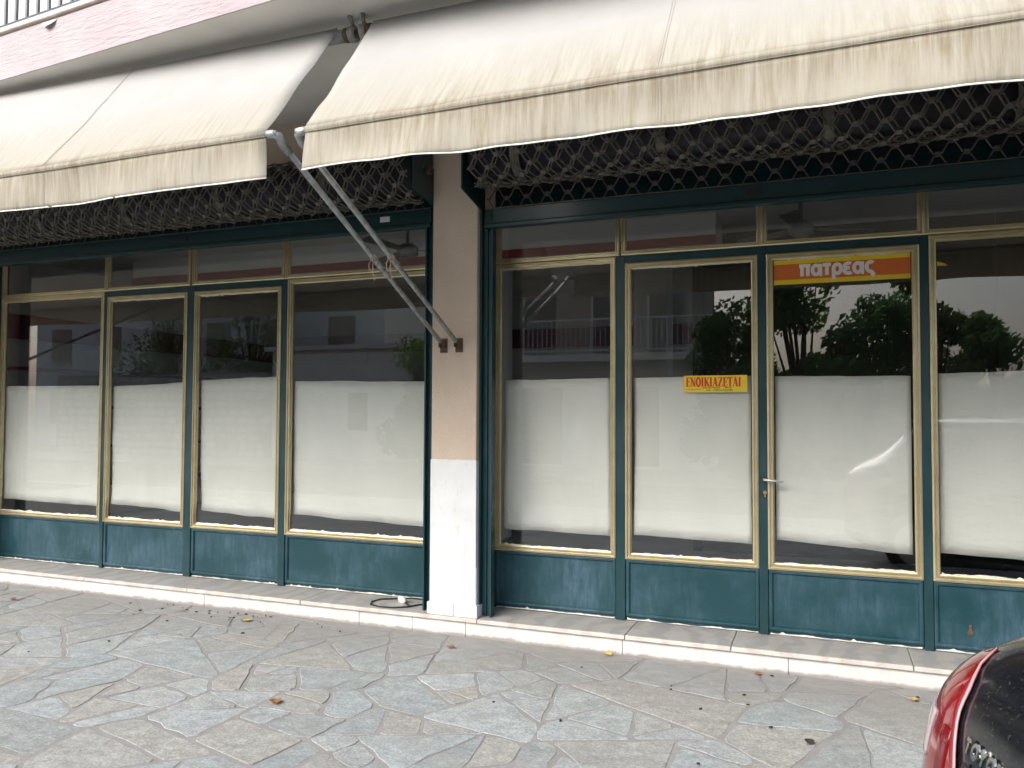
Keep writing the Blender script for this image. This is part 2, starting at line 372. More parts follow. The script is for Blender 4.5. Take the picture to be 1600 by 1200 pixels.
def struct(mb, name, mat, smooth=False, bevel=0.0):
    return setp(mb.build(name, mat, None, smooth, bevel), kind='structure')

PZ = 0.03            # pavement level
STEP = 0.16          # top of the marble step
SOF = 3.79           # underside of the balcony

# ------------------------------------------------------------------ ground, road, pavement
struct(MB().box(-150, 150, -150, 150, -0.6, -0.12), 'ground', 'asphalt')
struct(MB().box(-60, 60, -13.2, -7.2, -0.119, -0.112), 'road', 'asphalt')
struct(MB().box(-60, 60, -7.2, -7.05, -0.118, 0.035), 'kerb', 'marble_tread', bevel=0.01)
struct(MB().box(-60, 60, -16.5, -13.2, -0.118, 0.02), 'far_pavement', 'far_pavement')
pav = struct(MB().box(-14, 8, -7.05, -0.30, -0.118, PZ-0.0034), 'pavement', 'mortar')
# irregular slate flags: power diagram of random seeds, shrunk to leave mortar joints
def clip(poly, a, b, c):      # keep a*x+b*y<=c
    out = []
    for i in range(len(poly)):
        p, q = poly[i], poly[(i+1) % len(poly)]
        dp = a*p[0]+b*p[1]-c; dq = a*q[0]+b*q[1]-c
        if dp <= 0: out.append(p)
        if dp*dq < 0:
            t = dp/(dp-dq); out.append((p[0]+(q[0]-p[0])*t, p[1]+(q[1]-p[1])*t))
    return out
def inset(poly, d):
    # shrink a convex polygon by clipping with its moved edges
    res = poly; n = len(poly)
    area = sum(poly[i][0]*poly[(i+1) % n][1]-poly[(i+1) % n][0]*poly[i][1] for i in range(n))
    sg = 1 if area > 0 else -1
    for i in range(n):
        p, q = poly[i], poly[(i+1) % n]; ex, ey = q[0]-p[0], q[1]-p[1]; L = math.hypot(ex, ey)
        if L < 1e-6: continue
        nx, ny = ey/L*sg, -ex/L*sg
        dd = d*random.uniform(0.6, 1.7)
        res = clip(res, nx, ny, nx*p[0]+ny*p[1]-dd)
        if len(res) < 3: return []
    return res
rs = random.Random(21)
X0, X1, Y0, Y1 = -9.6, 4.2, -7.05, -0.345
def area(p): return abs(sum(p[q][0]*p[(q+1) % len(p)][1]-p[(q+1) % len(p)][0]*p[q][1] for q in range(len(p))))/2
stones = []
def split(poly, lim):
    A = area(poly)
    if A < lim:
        p = inset(poly, 0.008)
        if len(p) >= 3 and area(p) > 0.006: stones.append((p, area(p)))
        return
    cx = sum(p[0] for p in poly)/len(poly); cy = sum(p[1] for p in poly)/len(poly)
    # principal axis
    sxx = sum((p[0]-cx)**2 for p in poly); syy = sum((p[1]-cy)**2 for p in poly); sxy = sum((p[0]-cx)*(p[1]-cy) for p in poly)
    ang = 0.5*math.atan2(2*sxy, sxx-syy)+rs.gauss(0, 0.42)
    ext = math.sqrt(A)
    ox, oy = cx+math.cos(ang)*rs.uniform(-0.17, 0.17)*ext, cy+math.sin(ang)*rs.uniform(-0.17, 0.17)*ext
    nx, ny = math.cos(ang), math.sin(ang); c_ = nx*ox+ny*oy
    for P_ in (clip(poly, nx, ny, c_), clip(poly, -nx, -ny, -c_)):
        if len(P_) >= 3: split(P_, rs.choice((0.04, 0.07, 0.11, 0.17, 0.26, 0.36)))
cells = []
gx = X0-0.3
sd_ = []
while gx < X1+0.8:
    gy = Y0-0.3
    while gy < Y1+0.8:
        sd_.append((gx+rs.uniform(-0.42, 0.42), gy+rs.uniform(-0.36, 0.36))); gy += 0.74
    gx += 0.92
for i, (x, y) in enumerate(sd_):
    poly = [(X0, Y0), (X1, Y0), (X1, Y1), (X0, Y1)]
    for d2, a, b_ in sorted(((a-x)**2+(b_-y)**2, a, b_) for j, (a, b_) in enumerate(sd_) if j != i)[:22]:
        poly = clip(poly, 2*(a-x), 2*(b_-y), a*a+b_*b_-x*x-y*y)
        if len(poly) < 3: break
    if len(poly) >= 3: split(poly, rs.choice((0.14, 0.22, 0.4)))
def stone_geo(poly, rs):
    # broken edge: extra points along each side, corners knocked off
    pts = []
    n = len(poly)
    for i in range(n):
        p, q = poly[i], poly[(i+1) % n]; L = math.hypot(q[0]-p[0], q[1]-p[1])
        if L < 0.03: pts.append(((p[0]+q[0])/2, (p[1]+q[1])/2)); continue
        k = max(2, min(5, int(L/0.09)))
        c = min(0.2, rs.uniform(0.012, 0.04)/L)
        for j in range(k+1):
            t = c+(1-2*c)*j/k
            jx = rs.uniform(-0.011, 0.011) if 0 < j < k else 0; jy = rs.uniform(-0.011, 0.011) if 0 < j < k else 0
            pts.append((p[0]+(q[0]-p[0])*t+jx, p[1]+(q[1]-p[1])*t+jy))
    cx = sum(p[0] for p in pts)/len(pts); cy = sum(p[1] for p in pts)/len(pts)
    tx, ty = rs.uniform(-0.006, 0.006), rs.uniform(-0.006, 0.006); h = rs.uniform(-0.0025, 0.001)
    m = len(pts)
    vs = [(x, y, PZ-0.02) for x, y in pts]
    zt = lambda x, y: PZ+h+tx*(x-cx)+ty*(y-cy)
    vs += [(x, y, zt(x, y)-0.0022) for x, y in pts]
    vs += [(cx+(x-cx)*0.978, cy+(y-cy)*0.978, zt(x, y)) for x, y in pts]
    fs = []
    for i in range(m):
        j = (i+1) % m; fs += [(i, j, m+j, m+i), (m+i, m+j, 2*m+j, 2*m+i)]
    fs.append(tuple(range(2*m, 3*m)))
    return vs, fs, cx, cy
def near_key(s):
    cx = sum(p[0] for p in s[0])/len(s[0]); cy = sum(p[1] for p in s[0])/len(s[0])
    inview = (-8.6 < cx < 1.6) and cy > -3.0-0.12*(cx+1)*(1 if cx > -1 else 0)
    return (0 if inview else 1, -s[1])
stones.sort(key=near_key)
rest = MB(); tones = []
for i, (poly, A) in enumerate(stones):
    vs, fs, cx, cy = stone_geo(poly, rs)
    if i < 298:
        mb = MB(); mb.add([(x-cx, y-cy, z-PZ) for x, y, z in vs], fs)
        me = bpy.data.meshes.new('paving_stone'); me.from_pydata(mb.v, [], mb.f); me.update(); me.materials.append(MATS['slate_stone'])
        o = bpy.data.objects.new('paving_stone', me); col.objects.link(o); o.location = (cx, cy, PZ); o.parent = pav
    else:
        n0 = len(rest.v); rest.add(vs, fs); tones += [rs.random()]*(len(rest.v)-n0)
o = rest.build('paving_stones', 'slate_stone', pav); o['kind'] = 'stuff'
at = o.data.attributes.new('tone', 'FLOAT', 'POINT'); at.data.foreach_set('value', tones)

# ------------------------------------------------------------------ marble step
step = thing('marble_step', (-2.5, -0.2, PZ), 'long white marble step with grey treads along the shopfront', 'step')
MB().box(-9.5, 4, -0.335, 0.25, PZ-0.1, STEP-0.034).build('core', 'mortar', step)
jt = [-9.5, -7.6, -5.83, -4.718, -3.64, -2.202, -1.179, -0.527, 0.464, 1.75, 2.9, 4.0]
for a, b_ in zip(jt, jt[1:]):
    t = MB().box(a+0.002, b_-0.002, -0.366, 0.2, STEP-0.031, STEP-rs.uniform(0, 0.0015)).build('tread_slab', 'marble_tread', step, bevel=0.004)
    sub(MB().box(a+0.003, b_-0.003, -0.371, -0.3662, STEP-0.029, STEP-0.004).build('lip_face', 'marble_lip', step, bevel=0.002), t)
jr = [-9.5, -8.3, -7.1, -5.864, -4.559, -3.14, -2.706, -2.294, -1.198, -0.20, 0.9, 2.2, 3.2, 4.0]
for a, b_ in zip(jr, jr[1:]):
    dy = rs.uniform(0, 0.003)
    MB().box(a+0.0015, b_-0.0015, -0.351-dy, -0.3355, PZ-0.05, STEP-0.033).build('riser_slab', 'marble_riser', step, bevel=0.003)

# ------------------------------------------------------------------ building
bld = thing('building', (-2.4, 0.0, PZ), 'pink and beige building with balcony above the closed shop', 'building')
def pillar(xa, xb, main):
    p = MB().box(xa, xb, -0.34, 0.10, STEP-0.02, SOF+0.05).build('pillar', 'beige_stucco', bld, bevel=0.006)
    n0 = 14
    w = MB()      # white painted foot, 3 mm proud of the stucco, uneven upper edge
    zt = 1.235
    w.prism([(xa-0.003, STEP+0.075), (xb+0.003, STEP+0.075)]+[(xb+0.003-(xb-xa+0.006)*i/24, zt+rs.uniform(-0.003, 0.003)) for i in range(25)], -0.3435, -0.2, axis=1)
    sub(w.build('painted_foot', 'white_wall_paint', bld, bevel=0.003), p)
    if main:
        s_ = MB().box(xb+0.0031, xb+0.0061, -0.3405, -0.236, STEP+0.075, STEP+0.34)
        sub(s_.build('patch', 'white_wall_paint', bld), p)
    xm = xa+0.188
    for a, b_ in ((xa-0.016, xm-0.002), (xm+0.002, xb+0.018)):
        sub(MB().box(a, b_, -0.356, -0.20, STEP, STEP+0.082).build('base_tile', 'tile_white', bld, bevel=0.003), p)
    return p
pillar(-2.574, -2.227, True)
pillar(-7.86, -7.50, False)
pillar(1.62, 1.98, False)
# lintel wall above the shutters, upper wall, balcony slab
MB().box(-16, 6, -0.338, 0.12, 3.42, SOF+0.02).build('lintel', 'beige_stucco', bld)
MB().box(-16, -7.861, -0.33, 0.12, 0.0, 3.42).build('side_wall', 'beige_stucco', bld)
MB().box(1.981, 6, -0.33, 0.12, 0.0, 3.42).build('side_wall', 'beige_stucco', bld)
fy = lambda x: -1.704-0.0862*(x+5.155)          # balcony edge runs a little askew
def slab(z0, z1, off):
    return MB().prism([(-16, fy(-16)-off), (6, fy(6)-off), (6, -0.3), (-16, -0.3)], z0, z1)
slab(SOF, 4.10, 0.0).build('balcony_slab', 'soffit_paint', bld)
MB().prism([(-16, fy(-16)-0.012), (6, fy(6)-0.012), (6, fy(6)-0.001), (-16, fy(-16)-0.001)], SOF-0.004, 4.085).build('fascia', 'pink_plaster', bld)
slab(4.101, 4.135, 0.03).build('balcony_coping', 'parapet_concrete', bld, bevel=0.006)
MB().box(-16, 6, -0.3, 0.1, 4.136, 7.2).build('upper_wall', 'upper_wall', bld)
# peeling flake on the fascia
fl = MB(); fx = -4.62; yy = fy(fx)-0.013
fl.add([(fx-0.07, yy, 4.075), (fx+0.075, yy, 4.083), (fx+0.04, yy-0.02, 4.045), (fx-0.01, yy-0.025, 4.03), (fx-0.05, yy-0.015, 4.05)], [(0, 1, 2, 3, 4)])
fl.add([(fx-0.07, yy-0.001, 4.077), (fx+0.075, yy-0.001, 4.085), (fx+0.04, yy-0.023, 4.048), (fx-0.01, yy-0.028, 4.033), (fx-0.05, yy-0.018, 4.053)], [(4, 3, 2, 1, 0)])
fl.build('plaster_flake', 'soffit_paint', bld)
rail = thing('balcony_railing', (-6, fy(-6)+0.05, 4.136), 'dark blue-grey metal balcony railing above the pink fascia', 'railing')
ry = lambda x: fy(x)+0.045
MB().tube([(-11.9, ry(-11.9), 4.19), (5.9, ry(5.9), 4.19)], 0.016, 6).build('bottom_rail', 'railing_blue', rail)
MB().tube([(-11.9, ry(-11.9), 5.05), (5.9, ry(5.9), 5.05)], 0.022, 6).build('top_rail', 'railing_blue', rail)
x = -11.85
while x < 5.9:
    MB().box(x-0.009, x+0.009, ry(x)-0.009, ry(x)+0.009, 4.137 if int(x*10) % 9 == 0 else 4.19, 5.05).build('baluster', 'railing_blue', rail); x += 0.115

# ------------------------------------------------------------------ shopfronts
GOLD_PROF = [(0.0, 0.004), (0.0, -0.026), (0.008, -0.030), (0.013, -0.030), (0.016, -0.020), (0.024, -0.020), (0.026, -0.027), (0.033, -0.027), (0.034, -0.010), (0.0395, -0.008), (0.041, 0.004)]
def putty_strip(x0, x1, z, rsd, side='b'):
    # ragged line of old paint and putty left on the glass edge
    mb = MB(); n = max(6, int((x1-x0)/0.018)); up_ = []
    k = 0.0
    for i in range(n+1):
        k = 0.7*k+rsd.uniform(-0.6, 1)*0.004; h = max(0.0015, (0.004+k + (0.010 if rsd.random() < 0.05 else 0))*(1 if side == 'b' else 0.5))
        up_.append(h)
    vs = []; s_ = 1 if side == 'b' else -1
    for i in range(n+1):
        xx = x0+(x1-x0)*i/n; vs += [(xx, -0.0055, z), (xx, -0.0055, z+s_*up_[i]), (xx, -0.003, z+s_*up_[i])]
    fs = []
    for i in range(n):
        a = 3*i; fs += [(a, a+3, a+4, a+1), (a+1, a+4, a+5, a+2)]
    return mb.add(vs, fs)
GB, GT, TB, TT = 0.575, 2.597, 2.652, 3.06       # gold bottom, leaf top, transom bottom, transom top
def shopfront(cols, xl, xr, label, guides):
    t = thing('shopfront', ((xl+xr)/2, 0, STEP), label, 'shopfront')
    # green structure: mullions run from the step to the transom, rails between
    edges = [xl] + [0]*3 + [xr]
    for i in range(3):
        a, b_ = cols[i][1], cols[i+1][0]
        MB().box(a+0.001, b_-0.001, -0.022, 0.05, STEP+0.002, TB-0.005).build('mullion', 'teal_paint', t, bevel=0.003)
        edges[i+1] = (a+b_)/2
    MB().box(xl, cols[0][0]-0.001, -0.018, 0.05, STEP+0.002, TT+0.1).build('side_post', 'teal_dark', t, bevel=0.002)
    MB().box(cols[3][1]+0.001, xr, -0.018, 0.05, STEP+0.002, TT+0.1).build('side_post', 'teal_dark', t, bevel=0.002)
    MB().box(cols[0][0], cols[3][1], -0.016, 0.05, TT+0.001, TT+0.1).build('head_rail', 'teal_dark', t)
    MB().box(xl, xr, -0.012, 0.04, TT+0.101, 3.42).build('void_sheet', 'dark_void', t)  # dark sheet in place of the unlit void and glass behind the grille
    for i, (a, b_, kind) in enumerate(cols):
        leaf = kind != 'fixed'
        ztop = GT if leaf else TB-0.004
        nm = {'fixed': 'window', 'leaf': 'door_leaf', 'door': 'door'}[kind]
        fr = MB().frame(a, b_, GB, ztop, GOLD_PROF).build(nm, 'gold_aluminium', t)
        sub(MB().box(a+0.040, b_-0.040, -0.003, 0.003, GB+0.04, ztop-0.04).build('pane', 'window_glass', t), fr)
        sub(putty_strip(a+0.046, b_-0.046, GB+0.0405, rs).build('putty_line', 'putty', t), fr)
        sub(putty_strip(a+0.046, b_-0.046, ztop-0.0405, rs, 't').build('putty_line', 'putty', t), fr) if i % 2 == 0 or leaf else None
        if leaf:
            MB().box(a+0.001, b_-0.001, -0.020, 0.05, GT+0.001, TB-0.004).build('leaf_rail', 'teal_paint', t, bevel=0.002)
        # kick panel with bead
        kp = MB().box(a-0.004+0.006, b_+0.004-0.006, 0.0, 0.03, STEP+0.012, GB-0.002).build('kick_panel', 'teal_panel', t)
        bead = MB()
        e = 0.012
        bead.frame(a+0.003, b_-0.003, STEP+0.03, GB-0.003, [(0, 0.001), (0, -0.014), (0.008, -0.016), (0.020, -0.014), (0.026, -0.004), (0.027, 0.001)])
        sub(bead.build('panel_bead', 'teal_panel', t), kp)
        # flaking paint where the panel meets the marble
        sub(putty_strip(a+0.01, b_-0.01, STEP+0.006, rs).build('flaked_edge', 'putty', t), kp).location.y = -0.004
        # transom light
        tf = MB().frame(a-(0.028 if i else 0), b_+(0.028 if i < 3 else 0), TB, TT, [(d*0.85, y) for d, y in GOLD_PROF]).build('transom', 'gold_aluminium', t)
        sub(MB().box(a-(0.028 if i else 0)+0.034, b_+(0.028 if i < 3 else 0)-0.034, -0.003, 0.003, TB+0.034, TT-0.034).build('pane', 'window_glass', t), tf)
    return t
colsR = [(-2.216, -1.323, 'fixed'), (-1.256, -0.384, 'leaf'), (-0.329, 0.556, 'door'), (0.608, 1.50, 'fixed')]
colsL = [(-7.396, -6.062, 'fixed'), (-6.021, -5.098, 'leaf'), (-5.021, -4.117, 'leaf'), (-4.054, -2.70, 'fixed')]
sfR = shopfront(colsR, -2.30, 1.60, 'teal and gold framed glass shopfront with the signed door, right of pillar', None)
sfL = shopfront(colsL, -7.48, -2.60, 'teal and gold framed glass shopfront without signs, left of pillar', None)
# lever handle and lock on the door
door = [o for o in sfR.children if o.name.startswith('door') and not o.name.startswith('door_leaf')][0]
hb = MB().tube([(-0.347, -0.022, 1.145), (-0.347, -0.062, 1.145), (-0.335, -0.072, 1.145), (-0.30, -0.074, 1.142), (-0.232, -0.07, 1.136)], [0.009, 0.009, 0.009, 0.008, 0.007], 8)
sub(hb.build('handle', 'handle_grey', sfR, True), door)
ro = MB().tube([(-0.347, -0.020, 1.145), (-0.347, -0.028, 1.145)], 0.02, 14); sub(ro.build('handle_rose', 'black_plastic', sfR), door)
lk = MB().tube([(-0.345, -0.02, 1.062), (-0.345, -0.033, 1.062)], 0.012, 12).box(-0.349, -0.341, -0.032, -0.02, 1.032, 1.058)
sub(lk.build('lock_cylinder', 'brass', sfR), door)
le = MB().tube([(-0.345, -0.018, 1.05), (-0.345, -0.026, 1.05)], 0.026, 14); sub(le.build('lock_plate', 'black_plastic', sfR), door)
# keyhole scar low on the last panel
k4 = [o for o in sfR.children if o.name.startswith('kick_panel')][-1]
sub(MB().tube([(0.80, -0.001, 0.285), (0.80, -0.006, 0.285)], 0.016, 10).box(0.793, 0.807, -0.005, -0.001, 0.29, 0.33).build('old_lock', 'rusty_iron', sfR), k4)

# ------------------------------------------------------------------ paper behind the glass
def paper(x0, x1, zt0, zt1, zb0, zb1, label, seed, curl=0.0):
    q = random.Random(seed); ph = q.uniform(0, 6)
    def fn(u, v):
        x = x0+(x1-x0)*u; zt = zt0+(zt1-zt0)*u; zb = zb0+(zb1-zb0)*u
        z = zb+(zt-zb)*v+0.008*noise.noise((u*4+seed, v, 5.0))*(abs(2*v-1)**3)
        y = 0.024+0.005*math.sin(5*u+ph)*(1-v)+0.010*noise.noise((u*3+seed, v*2, seed*0.7))+0.004*math.sin(11*(u+0.6*v)+ph)*(1-v)+0.006*noise.noise((u*7+seed, v*5, 2.0))
        if curl and u < 0.06: x += curl*(1-v)*(0.5+0.5*math.sin(6*v+ph))*(1-u/0.06)
        return (x, max(0.008, y), z)
    mb = MB().grid(fn, 26, 16)
    me_o = top(mb, 'paper_sheet', 'white_paper', ((x0+x1)/2, 0.02, min(zb0, zb1)), label, 'paper', 'white paper taped inside the windows', smooth=True)
    sm = me_o.modifiers.new('thick', 'SOLIDIFY'); sm.thickness = 0.0006
    return me_o
in_ = 0.047
paper(-7.40, -6.08, 1.80, 1.80, 0.722, 0.70, 'white paper sheet in the leftmost window of the row', 1)
paper(-6.021+in_, -5.098-in_, 1.79, 1.815, 0.735, 0.70, 'white paper sheet in the narrow door leaf beside the leftmost window', 2, 0.012)
paper(-5.021+in_+0.004, -4.117-in_, 1.835, 1.855, 0.72, 0.69, 'white paper sheet in the door leaf left of the widest window beside the pillar', 3, 0.014)
paper(-4.054+in_, -2.70-in_, 1.815, 1.80, 0.735, 0.70, 'white paper sheet in the wide window just left of the pillar', 4)
paper(-2.216+in_+0.006, -1.323-in_, 1.80, 1.81, 0.727, 0.715, 'white paper sheet in the window just right of the pillar', 5, 0.018)
paper(-1.256+in_+0.004, -0.384-in_, 1.808, 1.813, 0.735, 0.72, 'white paper sheet behind the yellow rental notice', 6, 0.01)
paper(-0.329+in_, 0.556-in_-0.004, 1.808, 1.80, 0.76, 0.715, 'white paper sheet in the door with the lever handle', 7, 0.004)
paper(0.608+in_, 1.50-in_, 1.812, 1.83, 0.735, 0.715, 'white paper sheet in the rightmost window above the car', 8)

# ------------------------------------------------------------------ lettering made of flat strokes
def arc(cx, cy, rx, ry, a0, a1, n=12):
    return [(cx+rx*math.cos(R(a0+(a1-a0)*i/n)), cy+ry*math.sin(R(a0+(a1-a0)*i/n))) for i in range(n+1)]
def ribbon(mb, pts, w, y, th=0.0004):
    # flat stroke in the x-z plane facing -y
    P = [Vector((p[0], p[1])) for p in pts]; n = len(P); L = []; Rr = []
    for i in range(n):
        d = (P[min(i+1, n-1)]-P[max(i-1, 0)]); d = d.normalized() if d.length > 0 else Vector((1, 0))
        nn = Vector((-d.y, d.x)); k = 1.0
        if 0 < i < n-1:
            d1 = (P[i]-P[i-1]).normalized(); c_ = abs(nn.dot(Vector((-d1.y, d1.x)))); k = min(1.6, 1/max(c_, 0.4))
        L.append(P[i]+nn*w/2*k); Rr.append(P[i]-nn*w/2*k)
    vs = [(a.x, y, a.y) for a in L]+[(a.x, y, a.y) for a in Rr]+[(a.x, y+th, a.y) for a in L]+[(a.x, y+th, a.y) for a in Rr]
    fs = []
    for i in range(n-1):
        fs += [(i, i+1, n+i+1, n+i), (2*n+i, i, i+1, 2*n+i+1)[::-1], (n+i, n+i+1, 3*n+i+1, 3*n+i)]
    mb.add(vs, fs)
def write(glyphs, text, x0, z0, h, adv, w, y, sx=1.0):
    mb = MB(); x = x0; k = 0
    for ch in text:
        if ch == ' ': x += adv*0.6*h; continue
        wd, strokes = glyphs[ch]
        for st in strokes:
            sw = w
            if isinstance(st, tuple): st, sw = st
            ribbon(mb, [(x+p[0]*h*sx, z0+p[1]*h) for p in st], sw*h, y-0.00004*(k % 9)); k += 1
        x += (wd*sx+adv)*h
    return mb
LOW = {   # heavy rounded lower-case Greek; x-height is 1
 'π': (1.02, [[(0.0, 0.86), (1.0, 0.86)], [(0.25, 0.86), (0.25, 0.0)], [(0.77, 0.86), (0.77, 0.0)]]),
 'α': (0.95, [arc(0.42, 0.47, 0.32, 0.38, 0, 360, 20), [(0.80, 0.95), (0.80, 0.22), (0.86, 0.05), (0.95, 0.04)]]),
 'τ': (0.72, [[(0.0, 0.86), (0.72, 0.86)], [(0.36, 0.86), (0.36, 0.0)]]),
 'ρ': (0.92, [arc(0.48, 0.47, 0.33, 0.38, 0, 360, 20), [(0.16, 0.52), (0.16, -0.36)]]),
 'ε': (0.78, [arc(0.46, 0.69, 0.30, 0.19, 40, 250, 12), arc(0.46, 0.28, 0.34, 0.22, 110, 320, 12), [(0.36, 0.49), (0.58, 0.49)]]),
 'ς': (0.85, [arc(0.50, 0.50, 0.34, 0.38, 50, 262, 14)+[(0.62, 0.05), (0.72, -0.10), (0.62, -0.26)]]),
}
CAPW = 0.62
def serif(x, z, w=0.26): return ([(x-w/2, z), (x+w/2, z)], 0.06)
CAP = {
 'E': (0.56, [([(0.16, 0), (0.16, 1)], 0.2), ([(0.0, 0.97), (0.52, 0.97), (0.52, 0.76)], 0.07), ([(0.0, 0.03), (0.54, 0.03), (0.54, 0.26)], 0.07), ([(0.16, 0.52), (0.42, 0.52)], 0.07), ([(0.42, 0.40), (0.42, 0.64)], 0.06)]),
 'N': (0.66, [([(0.12, 0), (0.12, 1)], 0.08), ([(0.10, 0.98), (0.54, 0.02)], 0.2), ([(0.56, 0), (0.56, 1)], 0.08), serif(0.10, 0.97), serif(0.12, 0.03, 0.24), serif(0.56, 0.97, 0.24)]),
 'O': (0.64, [(arc(0.31, 0.5, 0.22, 0.45, 70, 290, 16), 0.19), (arc(0.33, 0.5, 0.22, 0.45, -110, 110, 16), 0.19)]),
 'I': (0.34, [([(0.17, 0), (0.17, 1)], 0.2), serif(0.17, 0.97, 0.34), serif(0.17, 0.03, 0.34)]),
 'K': (0.68, [([(0.17, 0), (0.17, 1)], 0.2), serif(0.17, 0.97, 0.32), serif(0.17, 0.03, 0.32), ([(0.24, 0.42), (0.58, 0.96)], 0.08), ([(0.32, 0.58), (0.58, 0.04)], 0.2), serif(0.58, 0.97, 0.2), serif(0.60, 0.03, 0.24)]),
 'A': (0.66, [([(0.10, 0.0), (0.31, 1.0)], 0.08), ([(0.33, 1.0), (0.54, 0.0)], 0.2), ([(0.18, 0.34), (0.46, 0.34)], 0.07), serif(0.08, 0.03, 0.2), serif(0.55, 0.03, 0.3)]),
 'Z': (0.60, [([(0.04, 0.74), (0.04, 0.96), (0.54, 0.96)], 0.07), ([(0.48, 0.97), (0.10, 0.03)], 0.19), ([(0.06, 0.04), (0.56, 0.04), (0.56, 0.26)], 0.07)]),
 'T': (0.60, [([(0.30, 0), (0.30, 1)], 0.2), ([(0.02, 0.74), (0.02, 0.96), (0.58, 0.96), (0.58, 0.74)], 0.07), serif(0.30, 0.03, 0.34)]),
}
# shop-name sticker across the top of the door glass
sg = thing('shop_sign', (0.105, -0.005, 2.40), 'orange and yellow shop name strip across top of door glass', 'sign')
MB().box(-0.283, 0.510, -0.0052, -0.0036, 2.395, 2.552).build('backing', 'sign_yellow', sg)
MB().box(-0.283, 0.510, -0.0060, -0.0053, 2.424, 2.524).build('band', 'sign_orange', sg)
write(LOW, 'πατρεας', -0.128, 2.442, 0.077, 0.055, 0.29, -0.0066, 0.87).build('lettering', 'sign_white', sg)
nt_ = thing('rental_notice', (-0.657, -0.005, 1.706), 'yellow rental notice with red capitals at top of paper sheet', 'notice')
MB().box(-0.861, -0.452, -0.0052, -0.0036, 1.706, 1.817).build('backing', 'sign_yellow', nt_)
write(CAP, 'ENOIKIAZETAI', -0.846, 1.743, 0.062, 0.025, 0.2, -0.0058, 0.82).build('lettering', 'sign_red', nt_)
hw = MB(); q = random.Random(4)
def scribble(x0, x1, z, h):
    x = x0
    while x < x1:
        kind = q.randrange(5); w_ = h*0.62
        if kind == 0: ribbon(hw, [(x, z+h), (x+w_, z+h*0.95)], 0.0022, -0.0057); ribbon(hw, [(x+w_/2, z+h), (x+w_/2, z)], 0.0022, -0.00575)
        elif kind == 1: ribbon(hw, [(x+a*w_, z+b_*h) for a, b_ in arc(0.5, 0.5, 0.45, 0.5, 0, 360, 8)], 0.0022, -0.0057)
        elif kind == 2: ribbon(hw, [(x, z), (x+w_/2, z+h), (x+w_, z)], 0.0022, -0.0057)
        elif kind == 3: ribbon(hw, [(x+w_, z+h), (x, z+h*0.8), (x+w_*0.9, z+h*0.45), (x, z)], 0.0022, -0.00575)
        else: ribbon(hw, [(x, z), (x, z+h), (x+w_*0.5, z+h*0.3), (x+w_, z+h), (x+w_, z)], 0.0022, -0.0057)
        x += h*0.95
scribble(-0.735, -0.628, 1.7305, 0.0085); scribble(-0.592, -0.552, 1.731, 0.009)
scribble(-0.715, -0.685, 1.7145, 0.0085); scribble(-0.668, -0.548, 1.715, 0.0095)
hw.build('handwriting', 'ink_black', nt_)
sm_ = MB()
for i in range(16): sm_.box(-0.845+i*0.0062, -0.845+i*0.0062+0.0045, -0.0056, -0.0053, 1.7225, 1.728)
sm_.build('small_print', 'sign_orange', nt_)
cs = MB().prism([(0.655, 2.462), (0.655, 2.49), (0.69, 2.478), (0.712, 2.462)], 0.0045, 0.006, axis=1)
top(cs, 'sticker_scrap', 'sign_yellow', (0.68, 0.005, 2.462), 'yellow scrap of sticker in corner of rightmost window', 'sticker')

# ------------------------------------------------------------------ roller grilles
GP = 0.148; GA = 0.0355
def rod_mesh(length, ph):
    mb = MB(); f = GP*0.08
    brk = []; i = -1
    while i*GP < length+GP:
        x = i*GP+ph*GP
        brk += [(x+f, GA), (x+GP*0.5-f*1.8, -GA), (x+GP*0.5+f*1.8, -GA), (x+GP-f, GA)]; i += 1
    def zat(x):
        for (a, za), (b_, zb_) in zip(brk, brk[1:]):
            if a <= x <= b_: return za+(zb_-za)*(x-a)/(b_-a)
        return GA
    pts = [(0, 0, zat(0))]+[(x, 0, z) for x, z in brk if 0.004 < x < length-0.004]+[(length, 0, zat(length))]
    mb.tube(pts, 0.0054, 4)
    i = -1
    while i*GP < length:
        x = i*GP+ph*GP+GP*0.5
        if 0.015 < x < length-0.015: mb.box(x-0.014, x+0.014, -0.0075, 0.0075, -GA-0.019, -GA+0.009)
        i += 1
    me = bpy.data.meshes.new('grille_rod'); me.from_pydata(mb.v, [], mb.f); me.update(); me.materials.append(MATS['grille_steel'])
    return me
